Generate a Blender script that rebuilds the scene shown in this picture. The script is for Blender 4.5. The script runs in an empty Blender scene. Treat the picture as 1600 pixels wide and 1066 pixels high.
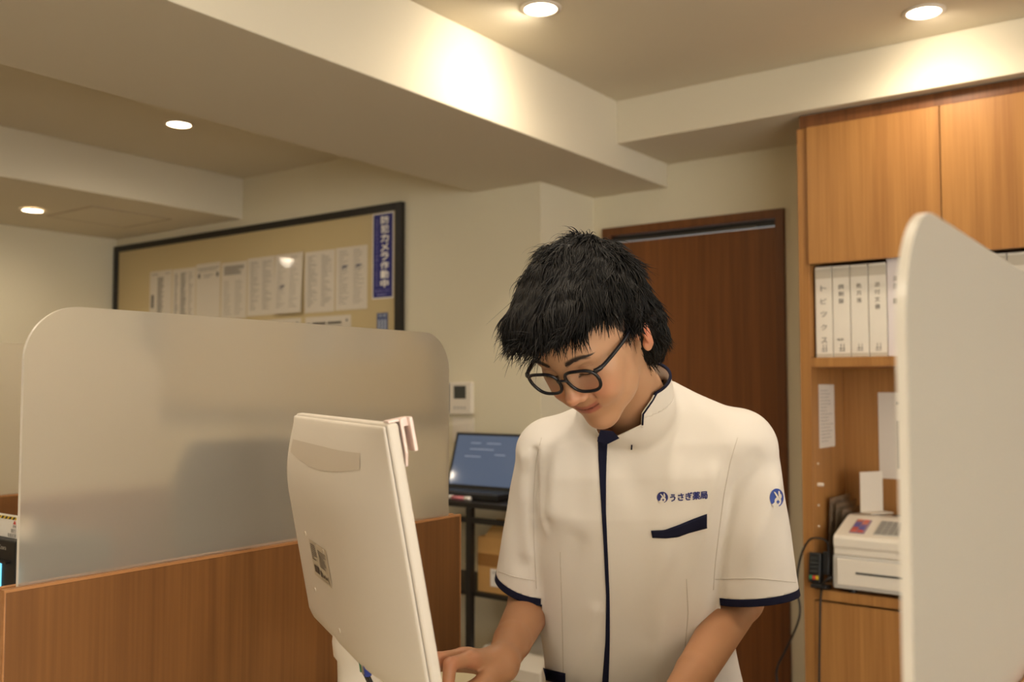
import bpy, bmesh, math, random
import numpy as np
import openvdb as vdb
from mathutils import Vector, Matrix
from mathutils.bvhtree import BVHTree

SC = bpy.context.scene
COL = SC.collection
random.seed(7)
rng = np.random.default_rng(7)

# ------------------------------------------------------------------ camera
FP = 1480.0
YAW = math.radians(36.2)
PITCH = math.atan(76 / FP)
CAM = np.array([0.0, 0.0, 1.30])
CR = np.array([math.cos(YAW), math.sin(YAW), 0.0])
_H = np.array([-math.sin(YAW), math.cos(YAW), 0.0])
CF = _H * math.cos(PITCH) + np.array([0, 0, 1.0]) * math.sin(PITCH)
CU = -_H * math.sin(PITCH) + np.array([0, 0, 1.0]) * math.cos(PITCH)
cam = bpy.data.cameras.new('camera')
cam.sensor_width = 36.0
cam.lens = 36.0 * FP / 1600.0
cam.clip_start = 0.05
cam.dof.use_dof = True
cam.dof.focus_distance = 1.36
cam.dof.aperture_fstop = 4.8
camo = bpy.data.objects.new('camera', cam)
COL.objects.link(camo)
camo.matrix_world = Matrix((
    (CR[0], CU[0], -CF[0], CAM[0]),
    (CR[1], CU[1], -CF[1], CAM[1]),
    (CR[2], CU[2], -CF[2], CAM[2]), (0, 0, 0, 1)))
SC.camera = camo

# ------------------------------------------------------------------ view, world, light
SC.view_settings.view_transform = 'Standard'
SC.view_settings.look = 'None'
SC.view_settings.gamma = 1.0
SC.view_settings.use_curve_mapping = False
SC.view_settings.exposure = 0.0
w = bpy.data.worlds.new('world')
SC.world = w
w.use_nodes = True
w.node_tree.nodes['Background'].inputs[0].default_value = (0.90, 0.88, 0.83, 1)
w.node_tree.nodes['Background'].inputs[1].default_value = 6.5
WARM = (1.0, 0.87, 0.69)


def spot(loc, power, size=130, blend=0.9, aim=None, r=0.04):
    l = bpy.data.lights.new('downlight_lamp', 'SPOT')
    l.energy = power
    l.color = WARM
    l.spot_size = math.radians(size)
    l.spot_blend = blend
    l.shadow_soft_size = r
    o = bpy.data.objects.new('downlight_lamp', l)
    COL.objects.link(o)
    o.location = loc
    if aim is not None:
        o.rotation_euler = Vector(aim).to_track_quat('-Z', 'Y').to_euler()
    return o


# the room's downlights: x, y, ceiling height, power
DOWN = [(-1.515, 2.21, 2.40, 18), (-0.63, 2.89, 2.40, 18), (-3.40, 2.31, 2.40, 22), (-4.64, 2.34, 2.185, 15),
        (-1.30, 0.70, 2.40, 26), (-0.55, 1.10, 2.40, 24), (-0.55, -0.60, 2.40, 30), (0.85, 1.6, 2.40, 26),
        (-3.40, 0.60, 2.40, 26), (-1.30, -0.9, 2.40, 26), (-4.64, 0.70, 2.185, 18)]


# ------------------------------------------------------------------ helpers
def lin(c):
    return tuple(((v / 255) / 12.92 if v / 255 <= 0.04045 else ((v / 255 + 0.055) / 1.055) ** 2.4) for v in c)


def P(px, py, d):
    """world point seen at photo position px, py at depth d along the view axis"""
    return CAM + d * (CF + CR * (px - 800) / FP - CU * (py - 533) / FP)


def mat(name, rgb, rough=0.6, metal=0.0, emit=None, bump=None, coat=0.0, spec=0.5, sss=0.0, vary=None):
    m = bpy.data.materials.new(name)
    m.use_nodes = True
    nt = m.node_tree
    b = nt.nodes['Principled BSDF']
    c = lin(rgb)
    b.inputs['Base Color'].default_value = (*c, 1)
    b.inputs['Roughness'].default_value = rough
    b.inputs['Metallic'].default_value = metal
    b.inputs['Specular IOR Level'].default_value = spec
    if coat:
        b.inputs['Coat Weight'].default_value = coat
        b.inputs['Coat Roughness'].default_value = 0.05
    if sss:
        b.inputs['Subsurface Weight'].default_value = sss
        b.inputs['Subsurface Radius'].default_value = (1.0, 0.35, 0.2)
        b.inputs['Subsurface Scale'].default_value = 0.006
    if emit:
        b.inputs['Emission Color'].default_value = (*lin(emit[0]), 1)
        b.inputs['Emission Strength'].default_value = emit[1]
    tc = nt.nodes.new('ShaderNodeTexCoord')
    if vary:
        n = nt.nodes.new('ShaderNodeTexNoise')
        n.inputs['Scale'].default_value = vary[0]
        nt.links.new(tc.outputs['Object'], n.inputs['Vector'])
        mx = nt.nodes.new('ShaderNodeMix')
        mx.data_type = 'RGBA'
        mx.inputs[6].default_value = (*[v * (1 - vary[1]) for v in c], 1)
        mx.inputs[7].default_value = (*[min(1, v * (1 + vary[1])) for v in c], 1)
        nt.links.new(n.outputs['Fac'], mx.inputs[0])
        nt.links.new(mx.outputs[2], b.inputs['Base Color'])
    if bump:
        n = nt.nodes.new('ShaderNodeTexNoise')
        n.inputs['Scale'].default_value = bump[0]
        n.inputs['Detail'].default_value = 3
        nt.links.new(tc.outputs['Object'], n.inputs['Vector'])
        bp = nt.nodes.new('ShaderNodeBump')
        bp.inputs['Strength'].default_value = bump[1]
        bp.inputs['Distance'].default_value = bump[2]
        nt.links.new(n.outputs['Fac'], bp.inputs['Height'])
        nt.links.new(bp.outputs['Normal'], b.inputs['Normal'])
    return m


def wood(name, dark, light, rough=0.42, scale=1.0, axis=2):
    m = bpy.data.materials.new(name)
    m.use_nodes = True
    nt = m.node_tree
    b = nt.nodes['Principled BSDF']
    b.inputs['Roughness'].default_value = rough
    b.inputs['Specular IOR Level'].default_value = 0.35
    tc = nt.nodes.new('ShaderNodeTexCoord')
    mp = nt.nodes.new('ShaderNodeMapping')
    s = [30 * scale] * 3
    s[axis] = 0.9 * scale
    mp.inputs['Scale'].default_value = s
    nt.links.new(tc.outputs['Object'], mp.inputs['Vector'])
    n1 = nt.nodes.new('ShaderNodeTexNoise')
    n1.inputs['Scale'].default_value = 1.0
    n1.inputs['Detail'].default_value = 2
    n1.inputs['Distortion'].default_value = 0.6
    nt.links.new(mp.outputs[0], n1.inputs['Vector'])
    mp2 = nt.nodes.new('ShaderNodeMapping')
    s = [160 * scale] * 3
    s[axis] = 3 * scale
    mp2.inputs['Scale'].default_value = s
    nt.links.new(tc.outputs['Object'], mp2.inputs['Vector'])
    n2 = nt.nodes.new('ShaderNodeTexNoise')
    n2.inputs['Scale'].default_value = 1.0
    n2.inputs['Detail'].default_value = 4
    nt.links.new(mp2.outputs[0], n2.inputs['Vector'])
    ad = nt.nodes.new('ShaderNodeMix')
    ad.data_type = 'FLOAT'
    ad.inputs[0].default_value = 0.45
    nt.links.new(n1.outputs['Fac'], ad.inputs[2])
    nt.links.new(n2.outputs['Fac'], ad.inputs[3])
    cr = nt.nodes.new('ShaderNodeValToRGB')
    cr.color_ramp.elements[0].position = 0.34
    cr.color_ramp.elements[1].position = 0.66
    cr.color_ramp.elements[0].color = (*lin(dark), 1)
    cr.color_ramp.elements[1].color = (*lin(light), 1)
    nt.links.new(ad.outputs[0], cr.inputs[0])
    nt.links.new(cr.outputs[0], b.inputs['Base Color'])
    bp = nt.nodes.new('ShaderNodeBump')
    bp.inputs['Strength'].default_value = 0.15
    bp.inputs['Distance'].default_value = 0.001
    nt.links.new(n2.outputs['Fac'], bp.inputs['Height'])
    nt.links.new(bp.outputs['Normal'], b.inputs['Normal'])
    return m


class MB:
    """collects shapes in world coordinates, then links them as ONE mesh object"""

    def __init__(self):
        self.v, self.f, self.mi = [], [], []
        self.cur = 0

    def add(self, vs, fs, M=None):
        n = len(self.v)
        for p in vs:
            p = Vector(p)
            self.v.append(M @ p if M else p)
        for f in fs:
            self.f.append([i + n for i in f])
            self.mi.append(self.cur)
        return self

    def box(self, a, b, M=None):
        x0, x1 = sorted((a[0], b[0])); y0, y1 = sorted((a[1], b[1])); z0, z1 = sorted((a[2], b[2]))
        vs = [(x0, y0, z0), (x1, y0, z0), (x1, y1, z0), (x0, y1, z0), (x0, y0, z1), (x1, y0, z1), (x1, y1, z1), (x0, y1, z1)]
        fs = [(3, 2, 1, 0), (4, 5, 6, 7), (0, 1, 5, 4), (1, 2, 6, 5), (2, 3, 7, 6), (3, 0, 4, 7)]
        return self.add(vs, fs, M)

    def prism(self, pts, y0, y1, axis='y', M=None):
        """outline in two axes extruded along the third"""
        n = len(pts)
        def mk(p, t):
            if axis == 'y': return (p[0], t, p[1])
            if axis == 'x': return (t, p[0], p[1])
            return (p[0], p[1], t)
        vs = [mk(p, y0) for p in pts] + [mk(p, y1) for p in pts]
        fs = [list(range(n)), list(range(2 * n - 1, n - 1, -1))]
        fs += [(i, i + n, (i + 1) % n + n, (i + 1) % n) for i in range(n)]
        return self.add(vs, fs, M)

    def tube(self, pts, r, seg=10, cap=True):
        pts = [Vector(p) for p in pts]
        n = len(pts)
        rs = r if isinstance(r, (list, tuple)) else [r] * n
        up = None
        vs = []
        for i, p in enumerate(pts):
            t = (pts[min(i + 1, n - 1)] - pts[max(i - 1, 0)]).normalized()
            if up is None:
                up = t.orthogonal().normalized()
            up = (up - t * up.dot(t)).normalized()
            s = t.cross(up)
            for k in range(seg):
                a = 2 * math.pi * k / seg
                vs.append(p + (up * math.cos(a) + s * math.sin(a)) * rs[i])
        fs = [(i * seg + k, i * seg + (k + 1) % seg, (i + 1) * seg + (k + 1) % seg, (i + 1) * seg + k)
              for i in range(n - 1) for k in range(seg)]
        if cap:
            fs += [list(range(seg))[::-1], list(range((n - 1) * seg, n * seg))]
        return self.add(vs, fs)

    def lathe(self, prof, c, seg=32, M=None):
        """prof: list of radius, height; closed top and bottom when radius is 0"""
        vs = []
        for r, z in prof:
            for k in range(seg):
                a = 2 * math.pi * k / seg
                vs.append((c[0] + r * math.cos(a), c[1] + r * math.sin(a), c[2] + z))
        n = len(prof)
        fs = [(i * seg + k, i * seg + (k + 1) % seg, (i + 1) * seg + (k + 1) % seg, (i + 1) * seg + k)
              for i in range(n - 1) for k in range(seg)]
        fs += [list(range(seg))[::-1], list(range((n - 1) * seg, n * seg))]
        return self.add(vs, fs, M)

    def build(self, name, m, parent=None, bevel=0.0, smooth=False, seg=2):
        me = bpy.data.meshes.new(name)
        o = bpy.data.objects.new(name, me)
        COL.objects.link(o)
        off = Vector((0, 0, 0))
        if parent is not None:
            off = world_loc(parent)
            o.parent = parent
        else:
            xs = [p.x for p in self.v]; ys = [p.y for p in self.v]; zs = [p.z for p in self.v]
            off = Vector(((min(xs) + max(xs)) / 2, (min(ys) + max(ys)) / 2, min(zs)))
            o.location = off
        me.from_pydata([tuple(p - off) for p in self.v], [], self.f)
        for mm in (m if isinstance(m, (list, tuple)) else [m]):
            me.materials.append(mm)
        for poly, i in zip(me.polygons, self.mi):
            poly.material_index = i
            poly.use_smooth = smooth
        bm = bmesh.new()
        bm.from_mesh(me)
        bmesh.ops.recalc_face_normals(bm, faces=bm.faces)
        bm.to_mesh(me)
        bm.free()
        if bevel:
            b = o.modifiers.new('bevel', 'BEVEL')
            b.width = bevel
            b.segments = seg
            b.limit_method = 'ANGLE'
            b.angle_limit = math.radians(40)
        return o


def world_loc(o):
    v = Vector((0, 0, 0))
    while o is not None:
        v += o.location
        o = o.parent
    return v


def tag(o, label, cat, group=None):
    o['label'] = label
    o['category'] = cat
    if group:
        o['group'] = group
    return o


def thing(name, label, cat, loc, group=None):
    o = bpy.data.objects.new(name, None)
    o.empty_display_size = 0.05
    COL.objects.link(o)
    o.location = loc
    return tag(o, label, cat, group)


def struct(name, mb, m, bevel=0.0):
    o = mb.build(name, m, bevel=bevel)
    o['kind'] = 'structure'
    return o


def copy_tree(o, parent=None):
    kids = list(o.children)
    c = o.copy()
    COL.objects.link(c)
    c.parent = parent
    for k in kids:
        copy_tree(k, c)
    return c


_tx = {}


def text_geo(body):
    """glyph outlines as flat mesh: verts (N,2) with capital height about 1, faces"""
    if body in _tx:
        return _tx[body]
    cu = bpy.data.curves.new('lettering', 'FONT')
    cu.body = body
    cu.resolution_u = 2
    cu.size = 1.0
    o = bpy.data.objects.new('lettering', cu)
    COL.objects.link(o)
    dg = bpy.context.evaluated_depsgraph_get()
    me = bpy.data.meshes.new_from_object(o.evaluated_get(dg))
    vs = [(v.co.x, v.co.y) for v in me.vertices]
    fs = [list(p.vertices) for p in me.polygons]
    bpy.data.objects.remove(o)
    bpy.data.curves.remove(cu)
    bpy.data.meshes.remove(me)
    _tx[body] = (vs, fs)
    return vs, fs


def put_text(mb, body, origin, ux, uy, width=None, height=None, bold=0.0):
    """lay lettering with its bounding box at origin (lower-left); ux, uy unit vectors"""
    vs, fs = text_geo(body)
    if not vs:
        return
    x0 = min(v[0] for v in vs); x1 = max(v[0] for v in vs)
    y0 = min(v[1] for v in vs); y1 = max(v[1] for v in vs)
    if width is None:
        sx = sy = height / (y1 - y0)
    elif height is None:
        sx = sy = width / (x1 - x0)
    else:
        sx = width / (x1 - x0); sy = height / (y1 - y0)
    o = Vector(origin); ux = Vector(ux); uy = Vector(uy)
    n = ux.cross(uy).normalized()
    offs = [(0, 0)] if not bold else [(-bold, 0), (bold, 0), (0, -bold), (0, bold)]
    for k, (bx, by) in enumerate(offs):
        mb.add([o + ux * ((v[0] - x0) * sx + bx) + uy * ((v[1] - y0) * sy + by) + n * 0.00005 * k for v in vs], fs)


# ------------------------------------------------------------------ materials
M = dict(
    wall=mat('wallpaper', (223, 213, 186), 0.85, bump=(260, 0.25, 0.001)),
    ceil=mat('ceiling_paper', (217, 207, 184), 0.9, bump=(200, 0.2, 0.001)),
    floor=mat('floor_vinyl', (150, 130, 105), 0.4, vary=(6, 0.1)),
    wood=wood('oak_laminate', (152, 104, 57), (177, 127, 71)),
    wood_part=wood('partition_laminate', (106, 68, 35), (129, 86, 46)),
    wood_dark=wood('cabinet_trim_wood', (96, 58, 30), (122, 76, 42)),
    wood_door=wood('door_wood', (104, 62, 30), (130, 80, 40)),
    wood_rim=wood('wood_edging', (160, 110, 66), (182, 130, 84), axis=1),
    white=mat('white_plastic', (226, 216, 200), 0.45),
    grey=mat('grey_plastic', (196, 190, 180), 0.5),
    screen_grey=mat('dark_lcd', (60, 62, 60), 0.2),
    black=mat('black_plastic', (22, 21, 21), 0.45),
    blackmetal=mat('black_painted_metal', (24, 20, 18), 0.45),
    key=mat('key_plastic', (150, 146, 138), 0.5),
    paper=mat('white_paper', (226, 216, 202), 0.6),
    film=mat('laminated_paper', (214, 204, 188), 0.35, coat=1.0, bump=(30, .15, .004)),
    ink=mat('print_ink', (110, 104, 98), 0.7),
    inkblack=mat('black_print', (38, 34, 32), 0.6),
    board=mat('board_surface', (196, 176, 132), 0.5, vary=(2, 0.05)),
    blue=mat('blue_print', (34, 34, 116), 0.4),
    red=mat('red_print', (200, 60, 50), 0.5),
    yellow=mat('yellow_print', (226, 190, 40), 0.5),
    whiteink=mat('white_print', (240, 235, 228), 0.5),
    card=mat('cardboard', (196, 150, 88), 0.8, vary=(20, 0.08)),
    tape=mat('brown_tape', (150, 104, 52), 0.35),
    metal=mat('brushed_metal', (170, 168, 165), 0.3, metal=1.0),
    lens=None, cable=mat('cable_rubber', (24, 22, 22), 0.5),
    pink=mat('pale_pink_plastic', (238, 216, 208), 0.4),
    green=mat('green_plastic', (60, 130, 90), 0.5),
)
M['lamp'] = mat('lamp_glow', (255, 240, 215), 0.5, emit=((255, 232, 200), 22.0))
M['laptop_screen'] = mat('lit_laptop_screen', (60, 68, 80), 0.06, emit=((128, 146, 178), 0.30))
M['cyan_screen'] = mat('lit_terminal_screen', (80, 160, 190), 0.3, emit=((120, 215, 240), 1.4))


def acrylic_mat(name, rough, mix, tint):
    m = bpy.data.materials.new(name)
    m.use_nodes = True
    nt = m.node_tree
    nt.nodes.remove(nt.nodes['Principled BSDF'])
    out = nt.nodes['Material Output']
    g = nt.nodes.new('ShaderNodeBsdfRefraction')
    g.inputs['Roughness'].default_value = rough
    g.inputs['IOR'].default_value = 1.08
    g.inputs['Color'].default_value = (*lin(tint), 1)
    t = nt.nodes.new('ShaderNodeBsdfTranslucent')
    t.inputs['Color'].default_value = (*lin(tint), 1)
    d = nt.nodes.new('ShaderNodeBsdfDiffuse')
    d.inputs['Color'].default_value = (*lin(tint), 1)
    gl = nt.nodes.new('ShaderNodeBsdfGlossy')
    gl.inputs['Roughness'].default_value = 0.38
    m1 = nt.nodes.new('ShaderNodeMixShader'); m1.inputs[0].default_value = 0.5
    m2 = nt.nodes.new('ShaderNodeMixShader'); m2.inputs[0].default_value = mix
    m3 = nt.nodes.new('ShaderNodeMixShader')
    fr = nt.nodes.new('ShaderNodeFresnel'); fr.inputs[0].default_value = 1.4
    nt.links.new(t.outputs[0], m1.inputs[1]); nt.links.new(d.outputs[0], m1.inputs[2])
    nt.links.new(g.outputs[0], m2.inputs[1]); nt.links.new(m1.outputs[0], m2.inputs[2])
    nt.links.new(fr.outputs[0], m3.inputs[0])
    nt.links.new(m2.outputs[0], m3.inputs[1]); nt.links.new(gl.outputs[0], m3.inputs[2])
    nt.links.new(m3.outputs[0], out.inputs[0])
    return m


M['acrylic'] = acrylic_mat('frosted_acrylic', 0.40, 0.36, (240, 232, 218))
cm = bpy.data.materials.new('clear_acrylic_face')
cm.use_nodes = True
_n = cm.node_tree
_n.nodes.remove(_n.nodes['Principled BSDF'])
_t = _n.nodes.new('ShaderNodeBsdfTransparent'); _g = _n.nodes.new('ShaderNodeBsdfGlossy'); _g.inputs['Roughness'].default_value = .25
_x = _n.nodes.new('ShaderNodeMixShader'); _f = _n.nodes.new('ShaderNodeFresnel'); _f.inputs[0].default_value = 1.35
_n.links.new(_f.outputs[0], _x.inputs[0]); _n.links.new(_t.outputs[0], _x.inputs[1]); _n.links.new(_g.outputs[0], _x.inputs[2])
_n.links.new(_x.outputs[0], _n.nodes['Material Output'].inputs[0])
M['acrylic_clear'] = cm
M['acrylic_edge'] = mat('polished_acrylic_edge', (222, 214, 200), 0.3)

# ------------------------------------------------------------------ room shell
XL, YB, YD, XP = -5.19, 3.12, 3.53, -2.14
XE, YE = 2.6, -3.2
struct('floor', MB().box((XL - .1, YE, -.1), (XE + .1, YD + .1, 0)), M['floor'])
struct('wall_left', MB().box((XL - .1, YE, 0), (XL, YB + .1, 2.5)), M['wall'])
struct('wall_back', MB().box((XL, YB, 0), (XP, YB + .1, 2.5)).box((XP - .1, YB + .1, 0), (XP, YD, 2.5)), M['wall'])
dl, dr, dt = -2.09, -1.285, 1.995    # door opening with its casing
struct('wall_far', MB().box((XP - .1, YD, 0), (dl, YD + .1, 2.5)).box((dr, YD, 0), (XE, YD + .1, 2.5))
       .box((dl, YD, dt), (dr, YD + .1, 2.5)), M['wall'])
struct('wall_right', MB().box((XE, 1.6, 0), (XE + .1, YD + .1, 2.5)).box((XE, YE, 0), (XE + .1, 1.6, .4)).box((XE, YE, 2.25), (XE + .1, 1.6, 2.5)), M['wall'])   # shop window opening in it, open to daylight
struct('ceiling', MB().box((XL, YE, 2.4), (XE, YD, 2.5)), M['ceil'])
struct('trim_1', MB().box((-2.485, YE, 2.138), (-1.78, YD, 2.4)), M['ceil'], bevel=.003)       # ceiling beam
struct('trim_2', MB().box((-1.78, 3.11, 2.235), (XE, YD, 2.4)), M['ceil'], bevel=.003)         # lowered strip above the cabinets
struct('trim_3', MB().box((XL, YE, 2.187), (-4.02, YB, 2.4)), M['ceil'], bevel=.003)           # lowered strip on the left
struct('wall_front', MB().box((XL, YE - .1, 0), (XE, YE, 2.5)), M['wall'])
# door in the far wall
cas = MB().box((dl, YD - .018, 0), (dl + .034, YD + .07, dt)).box((dr - .034, YD - .018, 0), (dr, YD + .07, dt)) \
    .box((dl + .034, YD - .018, dt - .034), (dr - .034, YD + .07, dt))
struct('trim_4', cas, M['wood_dark'], bevel=.002)
lf = struct('door_1', MB().box((dl + .036, YD + .022, .01), (dr - .036, YD + .055, dt - .062)), M['wood_door'])
MB().box((dl + .036, YD + .012, dt - .058), (dr - .036, YD + .05, dt - .036)).build('door_track', M['blackmetal'], lf)
MB().box((dl + .05, YD + .006, dt - .060), (dr - .12, YD + .012, dt - .052)).build('track_rail', mat('dull_rail_metal', (96, 94, 92), .45, metal=1.0), lf)
MB().box((dl + .09, YD + .017, .92), (dl + .125, YD + .024, 1.08)).build('door_handle', M['metal'], lf, bevel=.002)
# access panel in the lowered strip on the left
hx0, hx1, hy0, hy1 = -4.75, -4.31, 2.46, 2.90
hm = MB()
for a, b in (((hx0, hy0), (hx1, hy0 + .012)), ((hx0, hy1 - .012), (hx1, hy1)), ((hx0, hy0 + .012), (hx0 + .012, hy1 - .012)),
             ((hx1 - .012, hy0 + .012), (hx1, hy1 - .012))):
    hm.box((a[0], a[1], 2.184), (b[0], b[1], 2.187))
hatch = thing('access_panel', 'square access panel flush in the lowered ceiling beside a downlight', 'ceiling panel', ((hx0 + hx1) / 2, (hy0 + hy1) / 2, 2.18))
hm.build('panel_frame', mat('panel_frame_paint', (176, 160, 136), 0.6), hatch)
MB().box((hx0 + .0125, hy0 + .0125, 2.1845), (hx1 - .0125, hy1 - .0125, 2.187)).build('panel_cover', M['ceil'], hatch)


# ------------------------------------------------------------------ downlights
LL = ['round recessed downlight right beside the lit face of the ceiling beam', 'round recessed downlight in front of the wooden wall cabinets',
      'round recessed downlight in the ceiling bay left of the big beam', 'round recessed downlight beside the square ceiling access panel']
for i, (x, y, z, pw) in enumerate(DOWN):
    l = LL[i] if i < 4 else 'round recessed downlight outside the photo, higher than its top edge'
    t = thing('downlight', l, 'ceiling light', (x, y, z), 'recessed ceiling downlights')
    rg = MB()
    seg = 40
    vs, fs = [], []
    for r, dz in ((.047, -.0005), (.060, -.0005), (.060, -.003), (.049, -.006), (.047, -.006)):
        for k in range(seg):
            a = 2 * math.pi * k / seg
            vs.append((x + r * math.cos(a), y + r * math.sin(a), z + dz))
    for q in range(5):
        for k in range(seg):
            fs.append((q * seg + k, q * seg + (k + 1) % seg, ((q + 1) % 5) * seg + (k + 1) % seg, ((q + 1) % 5) * seg + k))
    rg.add(vs, fs).build('trim_ring', M['white'], t, smooth=True)
    MB().lathe([(.0465, -.002), (.0465, -.0005)], (x, y, z), 40).build('lamp_disc', M['lamp'], t)
    spot((x, y, z - .012), pw, 172, 1.0)
# the downlight by the beam is turned towards it and washes its face
spot((-1.515, 2.21, 2.385), 9, 165, 1.0, aim=(-.8, .05, -.60), r=.04)
spot((-0.63, 2.89, 2.385), 4, 160, 1.0, aim=(.15, .8, -.55), r=.04)

# ------------------------------------------------------------------ desk, partitions and acrylic screens
DZ = 0.80


def rounded_panel(y0, y1, z0, z1, r, n=14):
    pts = [(y0, z0), (y0, z1 - r)]
    pts += [(y0 + r - r * math.cos(a), z1 - r + r * math.sin(a)) for a in [math.pi / 2 * k / n for k in range(1, n + 1)]]
    pts += [(y1 - r + r * math.sin(a), z1 - r + r * math.cos(a)) for a in [math.pi / 2 * k / n for k in range(0, n + 1)]]
    pts += [(y1, z0)]
    return pts


PX = [-2.32, -1.23, -0.14]
plab = ['wooden desk partition at the left edge of the photo', 'wooden desk partition behind the white monitor, top edge running left to right',
        'wooden desk partition at the lower right corner, nearest the camera']
alab = ['frosted acrylic screen at the far left edge behind the larger frosted screen', 'large frosted acrylic screen with rounded corners behind the white monitor',
        'frosted acrylic screen on the right, blurred and nearest the camera']
for i, x in enumerate(PX):
    t = thing('desk_partition', plab[i], 'partition', (x, 1.04, 0), 'wooden partitions between the desk places')
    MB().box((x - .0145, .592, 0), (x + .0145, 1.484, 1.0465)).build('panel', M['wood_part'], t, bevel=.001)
    e = MB()
    for xx in (-1, 1):
        e.box((x + xx * .0045, .590, 1.0465), (x + xx * .0150, 1.487, 1.0500))
    e.box((x - .0150, 1.484, 0), (x + .0150, 1.487, 1.0465)).box((x - .0150, .590, 0), (x + .0150, .592, 1.0465))
    e.build('edging', M['wood_rim'], t)
    y0 = .613 if i < 2 else .568
    pts = rounded_panel(y0, 1.462, 1.047, 1.412, .075)
    mb = MB()
    n = len(pts)
    for q_, xx in enumerate((x - .003, x + .003)):
        mb.cur = 2 if q_ == 0 else 0
        mb.add([(xx, p[0], p[1]) for p in pts], [list(range(n))])
    mb.cur = 1
    mb.add([(x - .003, p[0], p[1]) for p in pts] + [(x + .003, p[0], p[1]) for p in pts],
           [(k, (k + 1) % n, (k + 1) % n + n, k + n) for k in range(n)])
    o = mb.build('acrylic_screen', [M['acrylic'], M['acrylic_edge'], M['acrylic_clear']])
    tag(o, alab[i], 'screen', 'frosted acrylic screens on the partitions')

desks = [(-2.92, -2.336), (-2.304, -1.247), (-1.213, -.157), (-.123, .9)]
dlab = ['beige desk top at the far left behind the left partition', 'beige desk top behind the wooden partition holding the black terminal',
        'beige desk top at which the person stands, under the monitor', 'beige desk top right of the nearest partition']
M['desk'] = mat('desk_laminate', (196, 184, 150), 0.4, vary=(30, .03))
for i in (1, 2):
    x0, x1 = desks[i]
    d = thing('desk', dlab[i], 'desk', ((x0 + x1) / 2, .95, 0), 'desk places between the partitions')
    MB().box((x0, .56, DZ - .03), (x1, 1.345, DZ)).build('desk_top', M['desk'], d, bevel=.003)
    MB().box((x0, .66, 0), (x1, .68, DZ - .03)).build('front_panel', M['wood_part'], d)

# ------------------------------------------------------------------ wall cabinet
CY, CB = 3.16, 3.525
cab = thing('wall_cabinet', 'tall oak cabinet wall with upper doors and open shelves on the right', 'cabinet', (-.44, 3.34, 0))
xl, xr = -1.105, .23
MB().box((xl, CY, 0), (xl + .036, CB, 2.19)).build('side_panel', M['wood'], cab, bevel=.001)
MB().box((xr - .036, CY, 0), (xr, CB, 2.19)).build('side_panel', M['wood'], cab, bevel=.001)
MB().box((xl + .012, CY - .006, 2.19), (xr, CB, 2.231)).build('cornice', M['wood_dark'], cab)
MB().box((xl + .036, CB - .012, 0), (xr - .036, CB, 2.19)).build('back_panel', M['wood'], cab)
ND = 3
dw = (xr - .036 - xl - .036) / ND
for k in range(ND):
    a = xl + .036 + k * dw
    MB().box((a + .0015, CY - .012, 1.722), (a + dw - .0015, CY + .008, 2.188)).build('upper_door', M['wood'], cab, bevel=.001)
    MB().box((a + .0015, CY - .0, .04), (a + dw - .0015, CY + .018, .600)).build('base_door', M['wood'], cab, bevel=.001)
MB().box((xl + .036, CY + .012, 1.745), (xr - .036, CB - .012, 1.765)).build('shelf', M['wood'], cab)
MB().box((xl + .036, CY, 1.375), (xr - .036, CB - .012, 1.407)).build('shelf', M['wood'], cab, bevel=.001)
MB().box((xl + .036, CY - .004, .608), (xr - .036, CB - .012, .640)).build('shelf', M['wood'], cab, bevel=.001)
MB().box((-.245, CY + .002, 1.407), (-.223, CB - .012, 1.745)).build('divider', M['wood'], cab)
for z in (1.05, .98, .91, .84):
    rr_ = .006 if z == .98 else .0035
    MB().tube([(xl + .0362, CY + .05, z), (xl + .036 + (.02 if z == .98 else .004), CY + .05, z)], rr_).build('shelf_peg', M['white'], cab)

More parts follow.
